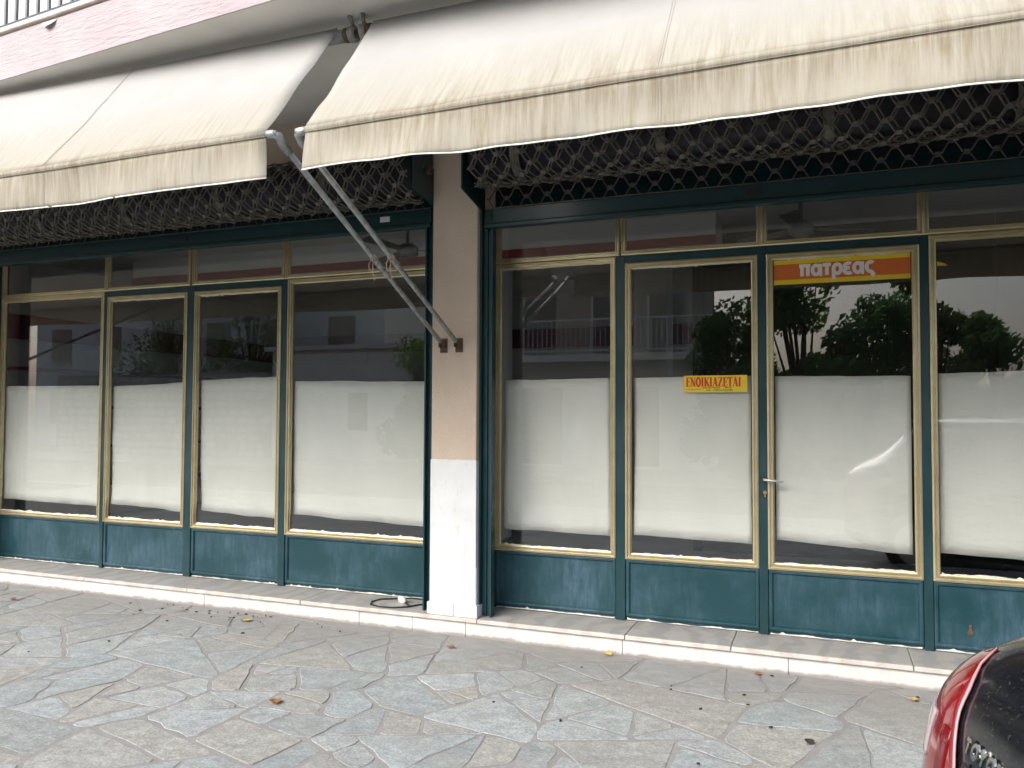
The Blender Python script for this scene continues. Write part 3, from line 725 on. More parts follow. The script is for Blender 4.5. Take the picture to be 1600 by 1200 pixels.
def grille(xl, xr, zb, cz, cy, label, slot_x, seed):
    q = random.Random(seed)
    t = thing('roller_grille', ((xl+xr)/2, cy, zb), label, 'roller grille')
    org = ORG[t]
    mes = {p: rod_mesh(xr-xl-0.04, p) for p in (0.0, 0.5, 0.16, 0.66)}
    def rod(p, y, z, rx):
        x = xl+0.02; o = bpy.data.objects.new('grille_rod', mes[p]); col.objects.link(o); o.parent = t
        o.location = (x-org.x, y-org.y, z-org.z); o.rotation_euler = (rx, 0, 0)
    # coil: two wound layers
    k = 0
    for rad, cnt, off in ((0.190, 16, 0.0), (0.172, 16, 0.1)):
        for i in range(cnt):
            a = 2*math.pi*(i+off)/cnt
            rod((0.5 if i % 2 else 0.0)+(0.16 if off else 0.0), cy-rad*math.sin(a), cz-rad*math.cos(a), -a+math.pi/2)
    # hanging part below the coil
    z = zb+0.135+GA; k = 0
    yh = -0.283
    while z < cz-0.1:
        rod(0.5 if k % 2 else 0.0, yh, z, 0); z += 2*GA+0.004; k += 1
    MB().tube([(xl+0.02, cy, cz), (xr-0.02, cy, cz)], 0.145, 24).build('dark_filler', 'dark_void', t, True)  # added dark drum; paints the shade in the holes between the links
    # inner drums that show between the links
    for xx in [xl+0.32+0.95*i for i in range(int((xr-xl-0.3)/0.95)+1)]:
        MB().tube([(xx, cy, cz), (xx+0.06, cy, cz)], 0.164, 24).build('drum_wheel', 'grille_steel', t)
    # bottom rail
    br = MB().box(xl+0.01, xr-0.01, -0.300, -0.262, zb+0.03, zb+0.132).build('bottom_rail', 'teal_dark', t, bevel=0.004)
    sub(MB().box(xl+0.012, xr-0.012, -0.318, -0.252, zb, zb+0.026).build('rail_foot', 'teal_dark', t, bevel=0.003), br)
    sub(MB().box(xl+0.012, xr-0.012, -0.306, -0.2995, zb+0.1335, zb+0.1395).build('rail_trim', 'grille_steel', t), br)
    sub(MB().box(slot_x-0.05, slot_x+0.05, -0.3075, -0.3003, zb+0.066, zb+0.1).build('lock_slot', 'black_plastic', t), br)
    return t
def side_plate(t, x0, x1, cy, cz, zb):
    poly = [(-0.235, cz-0.215), (-0.40, cz-0.20), (cy-0.165, cz-0.105), (cy-0.165, 3.62), (-0.342, 3.62), (-0.342, 3.0), (-0.235, 3.0)]
    poly = [(-0.236, zb+0.12), (cy-0.16, zb+0.20), (cy-0.16, 3.60), (-0.343, 3.60), (-0.343, zb+0.3), (-0.236, zb+0.3)]
    p = MB().prism(poly, x0, x1, axis=0).build('side_plate', 'teal_dark', t, bevel=0.003)
    return p
CYC = -0.465
gR = grille(-2.20, 1.60, 2.853, 3.285, CYC, 'rolled-up steel lattice grille over the window right of pillar', -0.38, 1)
gL = grille(-7.48, -2.60, 2.90, 3.235, CYC, 'rolled-up steel lattice grille over the windows left of pillar', -4.9, 2)
side_plate(gR, -2.2255, -2.2135, CYC, 3.285, 2.853)
side_plate(gR, 1.604, 1.616, CYC, 3.285, 2.853)
pl = side_plate(gL, -2.590, -2.578, CYC, 3.235, 2.90)
sub(MB().tube([(-2.577, -0.42, 3.27), (-2.55, -0.42, 3.27)], 0.03, 8).build('shaft_bolt', 'rusty_iron', gL), pl)
sub(MB().tube([(-2.577, -0.50, 3.275), (-2.57, -0.50, 3.275)], 0.012, 8).build('plate_bolt', 'grille_steel', gL), pl)
side_plate(gL, -7.495, -7.483, CYC, 3.235, 2.90)
# guide channels beside the pillars
def guide(x0, x1, t, ztop):
    g = MB().box(x0, x1, -0.262, -0.238, STEP+0.001, ztop)
    g.box(x0, x0+0.012, -0.300, -0.262, STEP+0.001, ztop); g.box(x1-0.012, x1, -0.300, -0.262, STEP+0.001, ztop)
    g.box(x0+0.04, x0+0.048, -0.275, -0.262, STEP+0.001, ztop)
    g.build('guide_channel', 'teal_paint', t, bevel=0.002)
guide(-2.222, -2.128, gR, 2.99); guide(1.525, 1.60, gR, 2.99)
guide(-2.655, -2.579, gL, 3.03); guide(-7.49, -7.42, gL, 3.03)
top(MB().box(-3.03, -2.95, -0.3035, -0.3005, 2.965, 3.005), 'label_sticker', 'sticker_white', (-2.99, -0.302, 2.965), 'small white label stuck on green grille rail left of pillar', 'sticker')

# ------------------------------------------------------------------ awnings
RY, RZ, BY = -1.585, 3.70, -2.212
def awning(x0, x1, zb0, zb1, zv, xarms, seams, label, ph, xroll0, xroll1):
    t = thing('awning', ((x0+x1)/2, RY, SOF), label, 'awning')
    L = x1-x0
    def zb(x): return zb0+(zb1-zb0)*(x-x0)/L
    def fab(u, v):
        x = x0+L*u; zf = zb(x)
        y = RY-0.03+(BY-RY+0.015)*v; z = RZ+0.035+(zf+0.012-RZ-0.035)*v
        s_ = math.sin(math.pi*v)
        sag = 0.010*s_+0.006*s_*math.sin(2.1*x+ph)+0.022*math.sin(math.pi*v**2)*noise.noise((x*1.5+v*1.5, v*2.5, ph))+0.006*math.sin(math.pi*v)*noise.noise((x*6+v*5, v*4, ph))
        return (x, y+sag*0.75, z-sag*0.65)
    f = MB().grid(fab, 110, 18).build('cloth', 'awning_cloth', t, True)
    md = f.modifiers.new('thick', 'SOLIDIFY'); md.thickness = 0.0015
    # rolled hem over the bar
    hem = MB(); nseg = 60
    hem.tube([(x0+L*i/nseg, BY-0.002, zb(x0+L*i/nseg)+0.002*math.sin(i*0.9+ph)) for i in range(nseg+1)], 0.021, 10)
    sub(hem.build('bar_pocket', 'awning_cloth', t, True), f)
    sl = MB().tube([(x0+L*i/nseg, BY-0.0195, zb(x0+L*i/nseg)-0.0135) for i in range(nseg+1)], 0.0012, 4); sub(sl.build('stitch_line', 'seam_thread', t), f)
    def val(u, v):
        x = x0+L*u; zt = zb(x)-0.012; q = noise.noise((x*0.9, ph, 0.3))
        z0 = zv+0.014*q+0.007*noise.noise((x*3.1, ph, 7.0)); z = zt+(z0-zt)*v
        wv = 0.014*v*math.sin(x*3.3+ph)+0.05*v*noise.noise((x*1.9, v*0.6, ph+4))+0.02*v*noise.noise((x*5.0, v, ph+9))
        edge = 0.03*v*v*(math.exp(-((u*L)/0.12)**2)-math.exp(-(((1-u)*L)/0.12)**2))
        return (x+edge*(-0.6), BY-0.012+wv, z)
    vl = MB().grid(val, 140, 8).build('valance', 'awning_cloth', t, True)
    md = vl.modifiers.new('thick', 'SOLIDIFY'); md.thickness = 0.0015
    tp = MB().grid(lambda u, v: (val(u, 1)[0], val(u, 1)[1]-0.0015, val(u, 1)[2]+0.006*(v-0.15)), 90, 1); o_ = sub(tp.build('hem_tape', 'hem_tape', t, True), vl)
    md = o_.modifiers.new('thick', 'SOLIDIFY'); md.thickness = 0.003; md.offset = 0
    for sx in seams:
        u = (sx-x0)/L
        for dx in (0, 0.012):
            pts = [Vector(fab(u+dx/L, k/18))+Vector((0, -0.002, 0.002)) for k in range(19)]
            sub(MB().tube(pts, 0.0009, 4).build('seam', 'seam_thread', t), f)
            pts = [Vector(val(u+dx/L, k/8))+Vector((0, -0.0025, 0)) for k in range(9)]
            sub(MB().tube(pts, 0.0009, 4).build('seam', 'seam_thread', t), vl)
    MB().tube([(xroll0, RY, RZ), (xroll1, RY, RZ)], 0.036, 14).build('roller_tube', 'galvanised', t, True)
    MB().tube([(min(x0, xarms[0])-0.0, BY, zb0), (max(x1, xarms[-1]), BY, zb1)], 0.0165, 10).build('front_bar', 'galvanised', t, True)
    return t
def roll_bracket(t, x, s):
    b_ = MB().tube([(x-0.018*s, RY, RZ), (x+0.018*s, RY, RZ)], 0.046, 16).build('end_bracket', 'grey_iron', t, True)
    sub(MB().tube([(x+0.019*s, RY, RZ), (x+0.026*s, RY, RZ)], 0.024, 12).build('bearing', 'rusty_iron', t, True), b_)
    sub(MB().tube([(x-0.050*s, RY, RZ), (x-0.02*s, RY, RZ)], 0.041, 14).build('collar', 'rusty_iron', t, True), b_)
    sub(MB().tube([(x, RY, RZ+0.04), (x, RY-0.02, RZ+0.065), (x-0.005*s, RY-0.035, SOF+0.004)], [0.014, 0.011, 0.014], 8).build('hanger', 'grey_iron', t, True), b_)
def arm(t, x, zbar, xb, seed):
    piv = Vector((x, -0.372, 2.047)); elb = Vector((x, BY+0.03, zbar-0.03))
    d = (elb-piv).normalized()
    mid = piv+d*0.92
    pts = [piv+d*0.03, mid, elb-d*0.06]
    a = MB().tube(pts, 0.0155, 10).build('arm', 'galvanised', t, True)
    sub(MB().tube([piv+d*0.9, piv+d*0.98], 0.0195, 10).build('arm_sleeve', 'galvanised', t, True), a)
    e = [elb-d*0.08, elb-d*0.02, elb+Vector((0.0, -0.012, 0.022)), Vector((x+(xb-x)*0.4, BY, zbar)), Vector((xb, BY, zbar))]
    sub(MB().tube(e, [0.0215, 0.022, 0.023, 0.022, 0.021], 10).build('elbow', 'galvanised', t, True), a)
    # wall fork
    fk = MB().box(x-0.028, x+0.028, -0.3465, -0.3405, 1.985, 2.085)
    fk.box(x-0.020, x-0.0165, -0.39, -0.3465, 2.02, 2.065); fk.box(x+0.0165, x+0.020, -0.39, -0.3465, 2.02, 2.065)
    fk.tube([(x-0.024, -0.374, 2.045), (x+0.024, -0.374, 2.045)], 0.006, 6)
    fk.tube([(x, -0.3405, 1.998), (x, -0.352, 1.998)], 0.008, 6)
    sub(fk.build('wall_bracket', 'rusty_iron', t), a)
    # rope knotted round the arm
    c = piv+d*1.02; q = random.Random(seed)
    n1 = d.orthogonal().normalized(); n2 = d.cross(n1); rp = []
    for i in range(30):
        an = i*0.75; rp.append(c+d*(0.0012*i-0.018)+(n1*math.cos(an)+n2*math.sin(an))*0.0185)
    rope = MB().tube(rp, 0.0035, 5)
    for k, ln in ((0.3, 0.13), (-0.6, 0.07)):
        p0 = c+Vector((0.018*k, -0.012, -0.012)); rope.tube([p0, p0+Vector((0.012*k, -0.012, -ln*0.4)), p0+Vector((0.02*k+0.006, -0.006, -ln))], [0.003, 0.003, 0.002], 5)
    sub(rope.build('rope', 'rope', t, True), a)
awL = awning(-14.0, -2.533, 2.875, 2.926, 2.702, (-2.479,), (-4.06, -5.85, -7.6, -9.4), 'cream canvas awning with valance left of the gap above pillar', 1.3, -14.1, -2.475)
awR = awning(-2.300, 2.70, 2.920, 2.962, 2.715, (-2.36,), (-0.607, 1.1), 'cream canvas awning with valance right of the gap above pillar', 4.1, -2.365, 2.75)
roll_bracket(awL, -2.452, 1); roll_bracket(awR, -2.376, -1)
arm(awL, -2.479, 2.926, -2.54, 1); arm(awR, -2.36, 2.918, -2.295, 2)
arm(awL, -7.68, 2.90, -7.68, 3)

# ------------------------------------------------------------------ cable with lamp holder on the step
cb = thing('power_cable', (-2.9, -0.2, STEP), 'black cable loop with white plug lying on step beside pillar', 'cable')
cp = [(-2.60, 0.03), (-2.76, 0.0), (-2.895, -0.02), (-2.978, -0.064), (-3.09, -0.128), (-3.115, -0.22), (-3.078, -0.30), (-2.99, -0.335), (-2.876, -0.325), (-2.79, -0.261), (-2.74, -0.17), (-2.66, -0.10), (-2.60, -0.06)]
MB().tube([(x, y, STEP+0.007) for x, y in cp], 0.0055, 8).build('cord', 'cable_black', cb, True)
pg = []
a0 = Vector((-2.935, -0.12, STEP+0.024)); dv = Vector((0.80, -0.58, -0.10)).normalized()
prof = [(-0.002, 0.006), (0.0, 0.018), (0.02, 0.025), (0.05, 0.027), (0.068, 0.022), (0.082, 0.012), (0.092, 0.008)]
MB().tube([a0+dv*s_ for s_, _ in prof], [r_ for _, r_ in prof], 14).build('plug', 'white_plastic', cb, True)
MB().tube([a0+dv*0.09, a0+dv*0.115+Vector((0, 0, -0.006)), Vector((-2.80, -0.225, STEP+0.008)), Vector((-2.775, -0.245, STEP+0.008))], 0.0055, 8).build('cord', 'cable_black', cb, True)

# ------------------------------------------------------------------ fallen leaves
def leaf(x, y, size, mat, label, seed):
    q = random.Random(seed); rot = q.uniform(0, 6.28); mb = MB()
    def fn(u, v):
        a = (u-0.5)*2; w_ = size*0.42*math.sin(math.pi*min(max(v, 0.02), 0.98))**0.8
        lx = a*w_; ly = (v-0.5)*size; z = 0.004+0.35*abs(a)*w_*(1 if seed % 2 else 0.5)+0.25*size*(v-0.5)**2+q.uniform(0, 0.001)
        return (x+lx*math.cos(rot)-ly*math.sin(rot), y+lx*math.sin(rot)+ly*math.cos(rot), PZ+0.003+z)
    mb.grid(fn, 4, 6)
    p0 = fn(0.5, 0.0); dx = Vector((-math.sin(rot), math.cos(rot), 0))*(-size*0.3)
    mb.tube([p0, (p0[0]+dx.x, p0[1]+dx.y, PZ+0.006)], 0.0012, 4)
    o_ = top(mb, 'fallen_leaf', mat, (x, y, PZ), label, 'leaf', 'fallen leaves on the paving', smooth=True)
leaf(-2.70, -1.868, 0.075, 'leaf_brown', 'curled brown leaf alone on the large foreground paving stone', 1)
leaf(-2.268, -0.64, 0.06, 'leaf_brown', 'reddish brown leaf on the paving below the pillar', 3)
leaf(-1.278, -0.405, 0.065, 'leaf_yellow', 'yellow leaf against the step right of pillar', 5)
leaf(-0.362, -0.44, 0.05, 'leaf_brown', 'small tan leaf near the step below the door', 7)
leaf(0.443, -0.569, 0.05, 'leaf_yellow', 'small yellow leaf on the paving beside the car', 9)
leaf(-3.93, -0.60, 0.07, 'leaf_yellow', 'dry yellowish leaf in the litter below the wide left window', 11)
leaf(-6.125, -0.782, 0.06, 'leaf_brown', 'dry leaf on the paving at the far left edge', 13)
leaf(-0.069, -1.365, 0.055, 'leaf_dark', 'dark leaf on the paving between door and car', 15)
lit = MB(); q = random.Random(8)
for i in range(60):
    if i < 34: x, y = q.gauss(-4.15, 0.45), -0.42-abs(q.gauss(0, 0.17))
    else: x, y = q.uniform(-8, 1.2), -0.40-abs(q.gauss(0, 0.9))
    s_ = q.uniform(0.004, 0.014); a = q.uniform(0, 6.28)
    p = [(x+s_*math.cos(a+k*1.57)*(1 if k % 2 else 0.4), y+s_*math.sin(a+k*1.57)*(1 if k % 2 else 0.4)) for k in range(4)]
    lit.prism(p, PZ+0.003, PZ+0.008+q.uniform(0, 0.004))
top(lit, 'leaf_litter', 'leaf_dark', (-4, -0.5, PZ), 'dark crumbs of leaf litter scattered on the paving near step', 'litter', kind='stuff')

# ------------------------------------------------------------------ parked car (rear corner in view)
car = thing('parked_car', (0.35, -4.08, PZ), 'black hatchback with red tail light parked at the right edge', 'car', rotz=R(18))
HW = 0.86
LEV = [ # z, rear x, front x, half width, rear corner radius, front corner radius
 (0.20, 0.22, 3.90, 0.74, 0.25, 0.40), (0.30, 0.06, 4.02, 0.82, 0.30, 0.50), (0.45, 0.005, 4.08, 0.855, 0.32, 0.55), (0.60, 0.0, 4.08, 0.86, 0.32, 0.55),
 (0.70, 0.0, 4.04, 0.86, 0.32, 0.55), (0.80, 0.01, 3.96, 0.86, 0.32, 0.55), (0.90, 0.03, 3.72, 0.855, 0.32, 0.50), (0.97, 0.06, 3.30, 0.84, 0.32, 0.40), (1.03, 0.12, 2.98, 0.80, 0.31, 0.35),
 (1.08, 0.22, 2.88, 0.75, 0.30, 0.33), (1.16, 0.34, 2.72, 0.71, 0.29, 0.32), (1.25, 0.44, 2.55, 0.68, 0.28, 0.30), (1.38, 0.55, 2.27, 0.63, 0.25, 0.28), (1.45, 0.60, 2.05, 0.58, 0.22, 0.26), (1.49, 0.70, 1.85, 0.49, 0.2, 0.22), (1.505, 0.87, 1.6, 0.33, 0.15, 0.15)]
def lev(z):
    # smooth (Catmull-Rom) interpolation between the levels
    n_ = len(LEV)
    for k in range(n_-1):
        if z <= LEV[k+1][0] or k == n_-2:
            a, b_ = LEV[k], LEV[k+1]; p, q_ = LEV[max(0, k-1)], LEV[min(n_-1, k+2)]
            h = b_[0]-a[0]; t = min(1, max(0, (z-a[0])/h)); out = [z]
            for i in range(1, 6):
                ma = (b_[i]-p[i])/max(1e-6, b_[0]-p[0])*h if k > 0 else b_[i]-a[i]
                mb_ = (q_[i]-a[i])/max(1e-6, q_[0]-a[0])*h
                out.append((2*t**3-3*t**2+1)*a[i]+(t**3-2*t**2+t)*ma+(-2*t**3+3*t**2)*b_[i]+(t**3-t**2)*mb_)
            return out
def contour(z, s):
    # s in 0..1 rear centre -> corner -> 1..2 side -> 2..3 front corner to centre (left half, y>0)
    _, xr, xf, w, rr, rf = lev(z)
    crown = 0.055            # tailgate bows outwards
    if s <= 1:                # rear face plus quarter ellipse corner
        if s < 0.6:
            y = (w-rr)*s/0.6; return (xr+crown*(y/w)**2, y)
        a = (s-0.6)/0.4*math.pi/2; y0 = w-rr; xb = xr+crown*(y0/w)**2
        return (xb+rr*1.25*(1-math.cos(a)), y0+rr*math.sin(a))
    if s <= 2:
        y0 = w-rr; xs = xr+crown*(y0/w)**2+rr*1.25; xe = xf-rf
        return (xs+(xe-xs)*(s-1), w)
    if s < 2.4:
        a = (s-2)/0.4*math.pi/2; return (xf-rf+rf*math.sin(a), w-rf+rf*math.cos(a))
    y = (w-rf)*(3-s)/0.6; return (xf+0.05*(1-(y/(w-rf+1e-6))**2), y)
def S(s, z, off=0.0):
    e = 0.01; sg = -1 if s < 0 else 1; sa = abs(s)
    x, y = contour(z, sa)
    if off:
        x1, y1 = contour(z, max(0, sa-e)); x2, y2 = contour(z, min(3, sa+e)); tx, ty = x2-x1, y2-y1; L = math.hypot(tx, ty) or 1
        x, y = x-ty/L*off, y+tx/L*off
    return (x, sg*y, z)
zs = [0.20, 0.25, 0.30, 0.38, 0.45, 0.55, 0.65, 0.72, 0.80, 0.85, 0.90, 0.93, 0.96, 0.98, 1.0, 1.015, 1.03, 1.05, 1.07, 1.09, 1.12, 1.18, 1.25, 1.32, 1.38, 1.42, 1.45, 1.475, 1.49, 1.505]
ss = [i*0.05 for i in range(21)]+[1+i*0.1 for i in range(1, 10)]+[2+i*0.05 for i in range(21)]
full = [-s for s in reversed(ss[1:])]+ss
body = MB(); n = len(full)
for z in zs:
    for s in full: body.v.append(S(s, z))
for j in range(len(zs)-1):
    for i in range(n-1): body.f.append((j*n+i, j*n+i+1, (j+1)*n+i+1, (j+1)*n+i))
top_i = (len(zs)-1)*n; body.f.append(tuple(range(top_i, top_i+n))); body.f.append(tuple(range(n-1, -1, -1)))
bo = body.build('body', 'black_paint', car, True, local=True)
def patch(name, mat, fs0, fs1, z0, z1, off, nu=14, nz=14, parent=None, sg=1, thick=0.004):
    def fn(u, v):
        z = z0+(z1-z0)*v; a = fs0(z) if callable(fs0) else fs0; b_ = fs1(z) if callable(fs1) else fs1
        p = S(a+(b_-a)*u, z, off); return (p[0], p[1]*sg, p[2])
    o_ = MB().grid(fn, nu, nz).build(name, mat, car, True, local=True)
    md = o_.modifiers.new('thick', 'SOLIDIFY'); md.thickness = thick; md.offset = 0
    if parent: o_.parent = parent
    return o_
for sg in (1, -1):
    inner = lambda z: 0.52+0.125*max(0, (z-0.83)/0.20)**1.15+0.07*max(0, (z-0.985)/0.055)**2
    outer = lambda z: 1.05-0.33*max(0.0, min(1, (z-0.92)/0.12))
    tl = patch('tail_light', 'tail_red', inner, outer, 0.60, 1.04, 0.006, 20, 24, sg=sg)
    patch('chrome_edge', 'tail_edge', lambda z: inner(z)-0.006, inner, 0.60, 1.04, 0.008, 2, 24, tl, sg)
    patch('reversing_lens', 'tail_clear', lambda z: 0.655, lambda z: 0.77, 0.82, 0.915, 0.009, 6, 8, tl, sg)
    patch('dark_lens', 'tail_dark_red', 0.575, 0.61, 0.66, 0.91, 0.009, 6, 8, tl, sg)
    patch('side_window', 'car_glass', 1.10, 1.85, 1.06, 1.40, 0.004, 20, 8, sg=sg)
    patch('headlight', 'headlight_clear', 1.93, 2.5, 0.66, 0.80, 0.006, 14, 6, sg=sg)
    for wx in (0.78, 3.28):
        wh = thing
        w_ = MB().tube([(wx, sg*0.665, 0.31), (wx, sg*0.69, 0.31), (wx, sg*0.85, 0.31), (wx, sg*0.872, 0.31)], [0.285, 0.31, 0.31, 0.285], 28).build('wheel', 'tyre_rubber', car, True, local=True)
        r_ = MB().tube([(wx, sg*0.86, 0.31), (wx, sg*0.878, 0.31)], 0.20, 24).build('rim', 'wheel_alloy', car, local=True); r_.parent = w_
    MB().box(2.35, 2.5, sg*0.80 if sg > 0 else -0.98, 0.98 if sg > 0 else -0.80, 1.0, 1.12).build('mirror', 'black_paint', car, bevel=0.03, local=True)
rw = patch('rear_window', 'car_glass', -0.62, 0.62, 1.085, 1.37, 0.004, 20, 10)
patch('windscreen', 'car_glass', lambda z: 2.45, lambda z: 3.0, 1.05, 1.42, 0.004, 10, 10); patch('windscreen', 'car_glass', 2.45, 3.0, 1.05, 1.42, 0.004, 10, 10, sg=-1)
MB().box(0.42, 0.70, -0.54, 0.54, 1.445, 1.475).build('spoiler', 'black_paint', car, bevel=0.012, local=True)
patch('bumper', 'black_plastic', -0.98, 0.98, 0.24, 0.40, 0.006, 40, 4)
patch('tailgate_trim', 'black_plastic', -0.50, 0.50, 0.80, 0.875, 0.006, 24, 4)
MB().box(-0.012, 0.02, -0.26, 0.26, 0.60, 0.71).build('number_plate', 'plate_white', car, bevel=0.004, local=True)
# chrome maker's lettering on the tailgate, following its curve
TOY = {
 'T': (0.60, [[(0.0, 0.94), (0.6, 0.94)], [(0.3, 0.94), (0.3, 0.0)]]),
 'O': (0.80, [arc(0.40, 0.5, 0.36, 0.46, 0, 360, 18)]),
 'Y': (0.68, [[(0.0, 1.0), (0.34, 0.5), (0.34, 0.0)], [(0.68, 1.0), (0.34, 0.5)]]),
 'A': (0.74, [[(0.0, 0.0), (0.37, 1.0), (0.74, 0.0)], [(0.14, 0.3), (0.60, 0.3)]]),
}
bd = MB(); cur = 0.0; hgt = 0.027
for ch in 'TOYOTA':
    wd, strokes = TOY[ch]
    for st in strokes:
        tmp = MB(); ribbon(tmp, [(cur+p[0]*hgt, p[1]*hgt) for p in st], 0.0065, 0.0, 0.004)
        vs = []
        for (lx, ly, lz) in tmp.v:
            z = 0.893+lz; yv = 0.452-lx
            w = lev(z)[3]; rr = lev(z)[4]
            sv = yv/(w-rr)*0.6 if yv < w-rr else 0.6+0.4*math.asin(min(1, (yv-(w-rr))/rr))/(math.pi/2)
            p = S(sv, z, 0.004+(0.004-ly)); vs.append(p)
        bd.add(vs, tmp.f)
    cur += (wd+0.36)*hgt
bd.build('lettering', 'chrome', car, local=True)

# ------------------------------------------------------------------ inside the shop
struct(MB().box(-9.2, 3.2, 0.15, 6.6, STEP-0.06, STEP-0.002), 'shop_floor', 'room_floor')
struct(MB().box(-9.2, 3.2, 0.06, 6.6, 3.43, 3.55), 'shop_ceiling', 'room_ceiling')
wb = struct(MB().box(-9.2, 3.2, 6.5, 6.7, STEP-0.06, 3.43), 'shop_wall_back', 'room_wall')
wl = struct(MB().box(-9.3, -9.2, 0.12, 6.5, STEP-0.06, 3.43), 'shop_wall_left', 'room_wall')
wr = struct(MB().box(3.2, 3.3, 0.12, 6.5, STEP-0.06, 0.8).box(3.2, 3.3, 0.12, 6.5, 3.2, 3.43).box(3.2, 3.3, 2.9, 3.3, 0.8, 3.2), 'shop_wall_right', 'room_wall')  # side openings are invented to let daylight into the shop
for y0_, y1_ in ((0.13, 2.89), (3.31, 6.49)): MB().box(3.24, 3.246, y0_, y1_, 0.801, 3.199).build('added_side_pane', 'window_glass', wr)
MB().box(-9.19, 3.19, 6.47, 6.499, 2.60, 2.90).build('wall_band', 'maroon', wb)
MB().box(-9.199, -9.17, 0.2, 6.45, 2.45, 2.75).build('wall_band', 'maroon', wl)
for x in (-7.3, -5.0, -2.9, -0.8):
    MB().box(x, x+0.02, 6.48, 6.499, 0.2, 2.6).build('panel_joint', 'room_floor', wb)
bk = thing('bulkhead', (-3, 2.2, 3.0), 'grey ceiling bulkhead with red stripe inside the shop', 'bulkhead')
MB().box(-8.0, -0.9, 2.1, 2.6, 3.13, 3.429).build('board', 'room_wall', bk)
MB().box(-8.0, -0.9, 2.085, 2.099, 3.135, 3.22).build('stripe', 'red_band', bk)
pt = thing('dark_backdrop', (1.0, 3.1, STEP), 'added dark backdrop standing for the unlit shop behind the door', 'dark_backdrop')
MB().box(-1.25, 3.15, 3.0, 3.06, STEP, 3.428).build('board', 'backdrop_dark', pt)  # added dark sheet; keeps the room behind the door panes dark
for k in range(5): MB().box(-1.2+k*0.9, -1.15+k*0.9, 2.975, 2.999, STEP, 3.42).build('batten', 'backdrop_dark', pt)
def column(x, y, lab):
    top(MB().box(x-0.2, x+0.2, y-0.2, y+0.2, STEP, 3.429), 'column', 'room_wall', (x, y, STEP), lab, 'column', bevel=0.01)
column(-3.5, 2.9, 'pale square column inside the shop behind the left windows')
column(-1.9, 4.2, 'pale square column inside the shop behind the right windows')
def shelf(x0, x1, y0, y1, zs_, lab):
    t = thing('shelf_unit', ((x0+x1)/2, (y0+y1)/2, STEP), lab, 'shelf')
    lx = x1-x0 > y1-y0
    if lx: MB().box(x0, x1, y1-0.02, y1, STEP, 2.4).build('back_panel', 'shelf_white', t)
    else: MB().box(x0, x0+0.02, y0, y1, STEP, 2.4).build('back_panel', 'shelf_white', t)
    for z in zs_:
        s_ = MB().box(x0+0.021, x1, y0, y1-0.021, z, z+0.03).build('shelf_board', 'shelf_white', t)
        e_ = MB().box(x0+0.021, x1, y0-0.012, y0-0.001, z-0.005, z+0.035) if lx else MB().box(x1+0.001, x1+0.012, y0, y1-0.021, z-0.005, z+0.035)
        sub(e_.build('shelf_edge', 'maroon', t), s_)
shelf(-9.15, -8.75, 0.6, 5.6, (0.6, 1.1, 1.6, 2.05), 'white shelving with maroon edges along left wall inside shop')
shelf(-8.2, -5.4, 6.0, 6.45, (0.6, 1.1, 1.6, 2.05), 'white shelving with maroon edges against back wall inside shop')
def fan(x, y, lab):
    t = thing('ceiling_fan', (x, y, 3.43), lab, 'fan')
    MB().tube([(x, y, 3.43), (x, y, 3.13)], 0.015, 8).build('rod', 'fan_grey', t)
    MB().tube([(x, y, 3.14), (x, y, 3.11), (x, y, 3.04), (x, y, 3.01)], [0.05, 0.10, 0.10, 0.05], 16).build('motor', 'fan_grey', t, True)
    for k in range(3):
        a = k*2.094+0.4; c, s_ = math.cos(a), math.sin(a); mb = MB()
        P = lambda r_, w_, z: (x+c*r_-s_*w_, y+s_*r_+c*w_, z)
        mb.add([P(0.1, -0.04, 3.07), P(0.62, -0.07, 3.06), P(0.62, 0.07, 3.085), P(0.1, 0.04, 3.08), P(0.1, -0.04, 3.076), P(0.62, -0.07, 3.066), P(0.62, 0.07, 3.091), P(0.1, 0.04, 3.086)],
               [(0, 3, 2, 1), (4, 5, 6, 7), (0, 1, 5, 4), (1, 2, 6, 5), (2, 3, 7, 6), (3, 0, 4, 7)]); mb.build('blade', 'fan_grey', t)
fan(-3.6, 1.15, 'grey ceiling fan inside the shop behind the awning arms'); fan(-0.15, 1.5, 'grey ceiling fan inside the shop above the door')

# ------------------------------------------------------------------ across the street (seen mirrored in the glass)
ho = thing('house', (-6.5, -16.8, 0.02), 'white two-storey house with railed balcony across the street', 'house')
MB().box(-9.5, -3.0, -24, -16.6, 0.02, 3.0).build('ground_floor', 'white_render', ho)
MB().box(-9.5, -3.6, -24, -17.8, 3.2, 9.4).build('upper_floor', 'tan_render', ho)
MB().box(-9.7, -2.4, -24, -15.6, 3.0, 3.19).build('balcony_slab', 'white_render', ho)
MB().box(-9.9, -3.2, -24.2, -17.2, 9.4, 9.6).build('roof', 'roof_tile', ho)
for x in (-8.6, -6.4, -4.7):
    w_ = MB().box(x, x+1.0, -17.79, -17.76, 3.3, 5.4).build('window', 'dark_opening', ho)
    MB().box(x-0.06, x, -17.79, -17.74, 3.25, 5.46).build('window_frame', 'white_metal', ho)
for x in (-8.4, -5.6): MB().box(x, x+1.4, -16.59, -16.56, 0.1, 2.3).build('shop_door', 'dark_opening', ho)
brl = MB().tube([(-9.6, -15.7, 4.15), (-2.5, -15.7, 4.15), (-2.5, -17.7, 4.15)], 0.025, 6).tube([(-9.6, -15.7, 3.3), (-2.5, -15.7, 3.3), (-2.5, -17.7, 3.3)], 0.02, 6).build('balcony_rail', 'white_metal', ho)
x = -9.55
while x < -2.5:
    MB().box(x-0.01, x+0.01, -15.71, -15.69, 3.2, 4.15).build('baluster', 'white_metal', ho); x += 0.14
y = -17.6
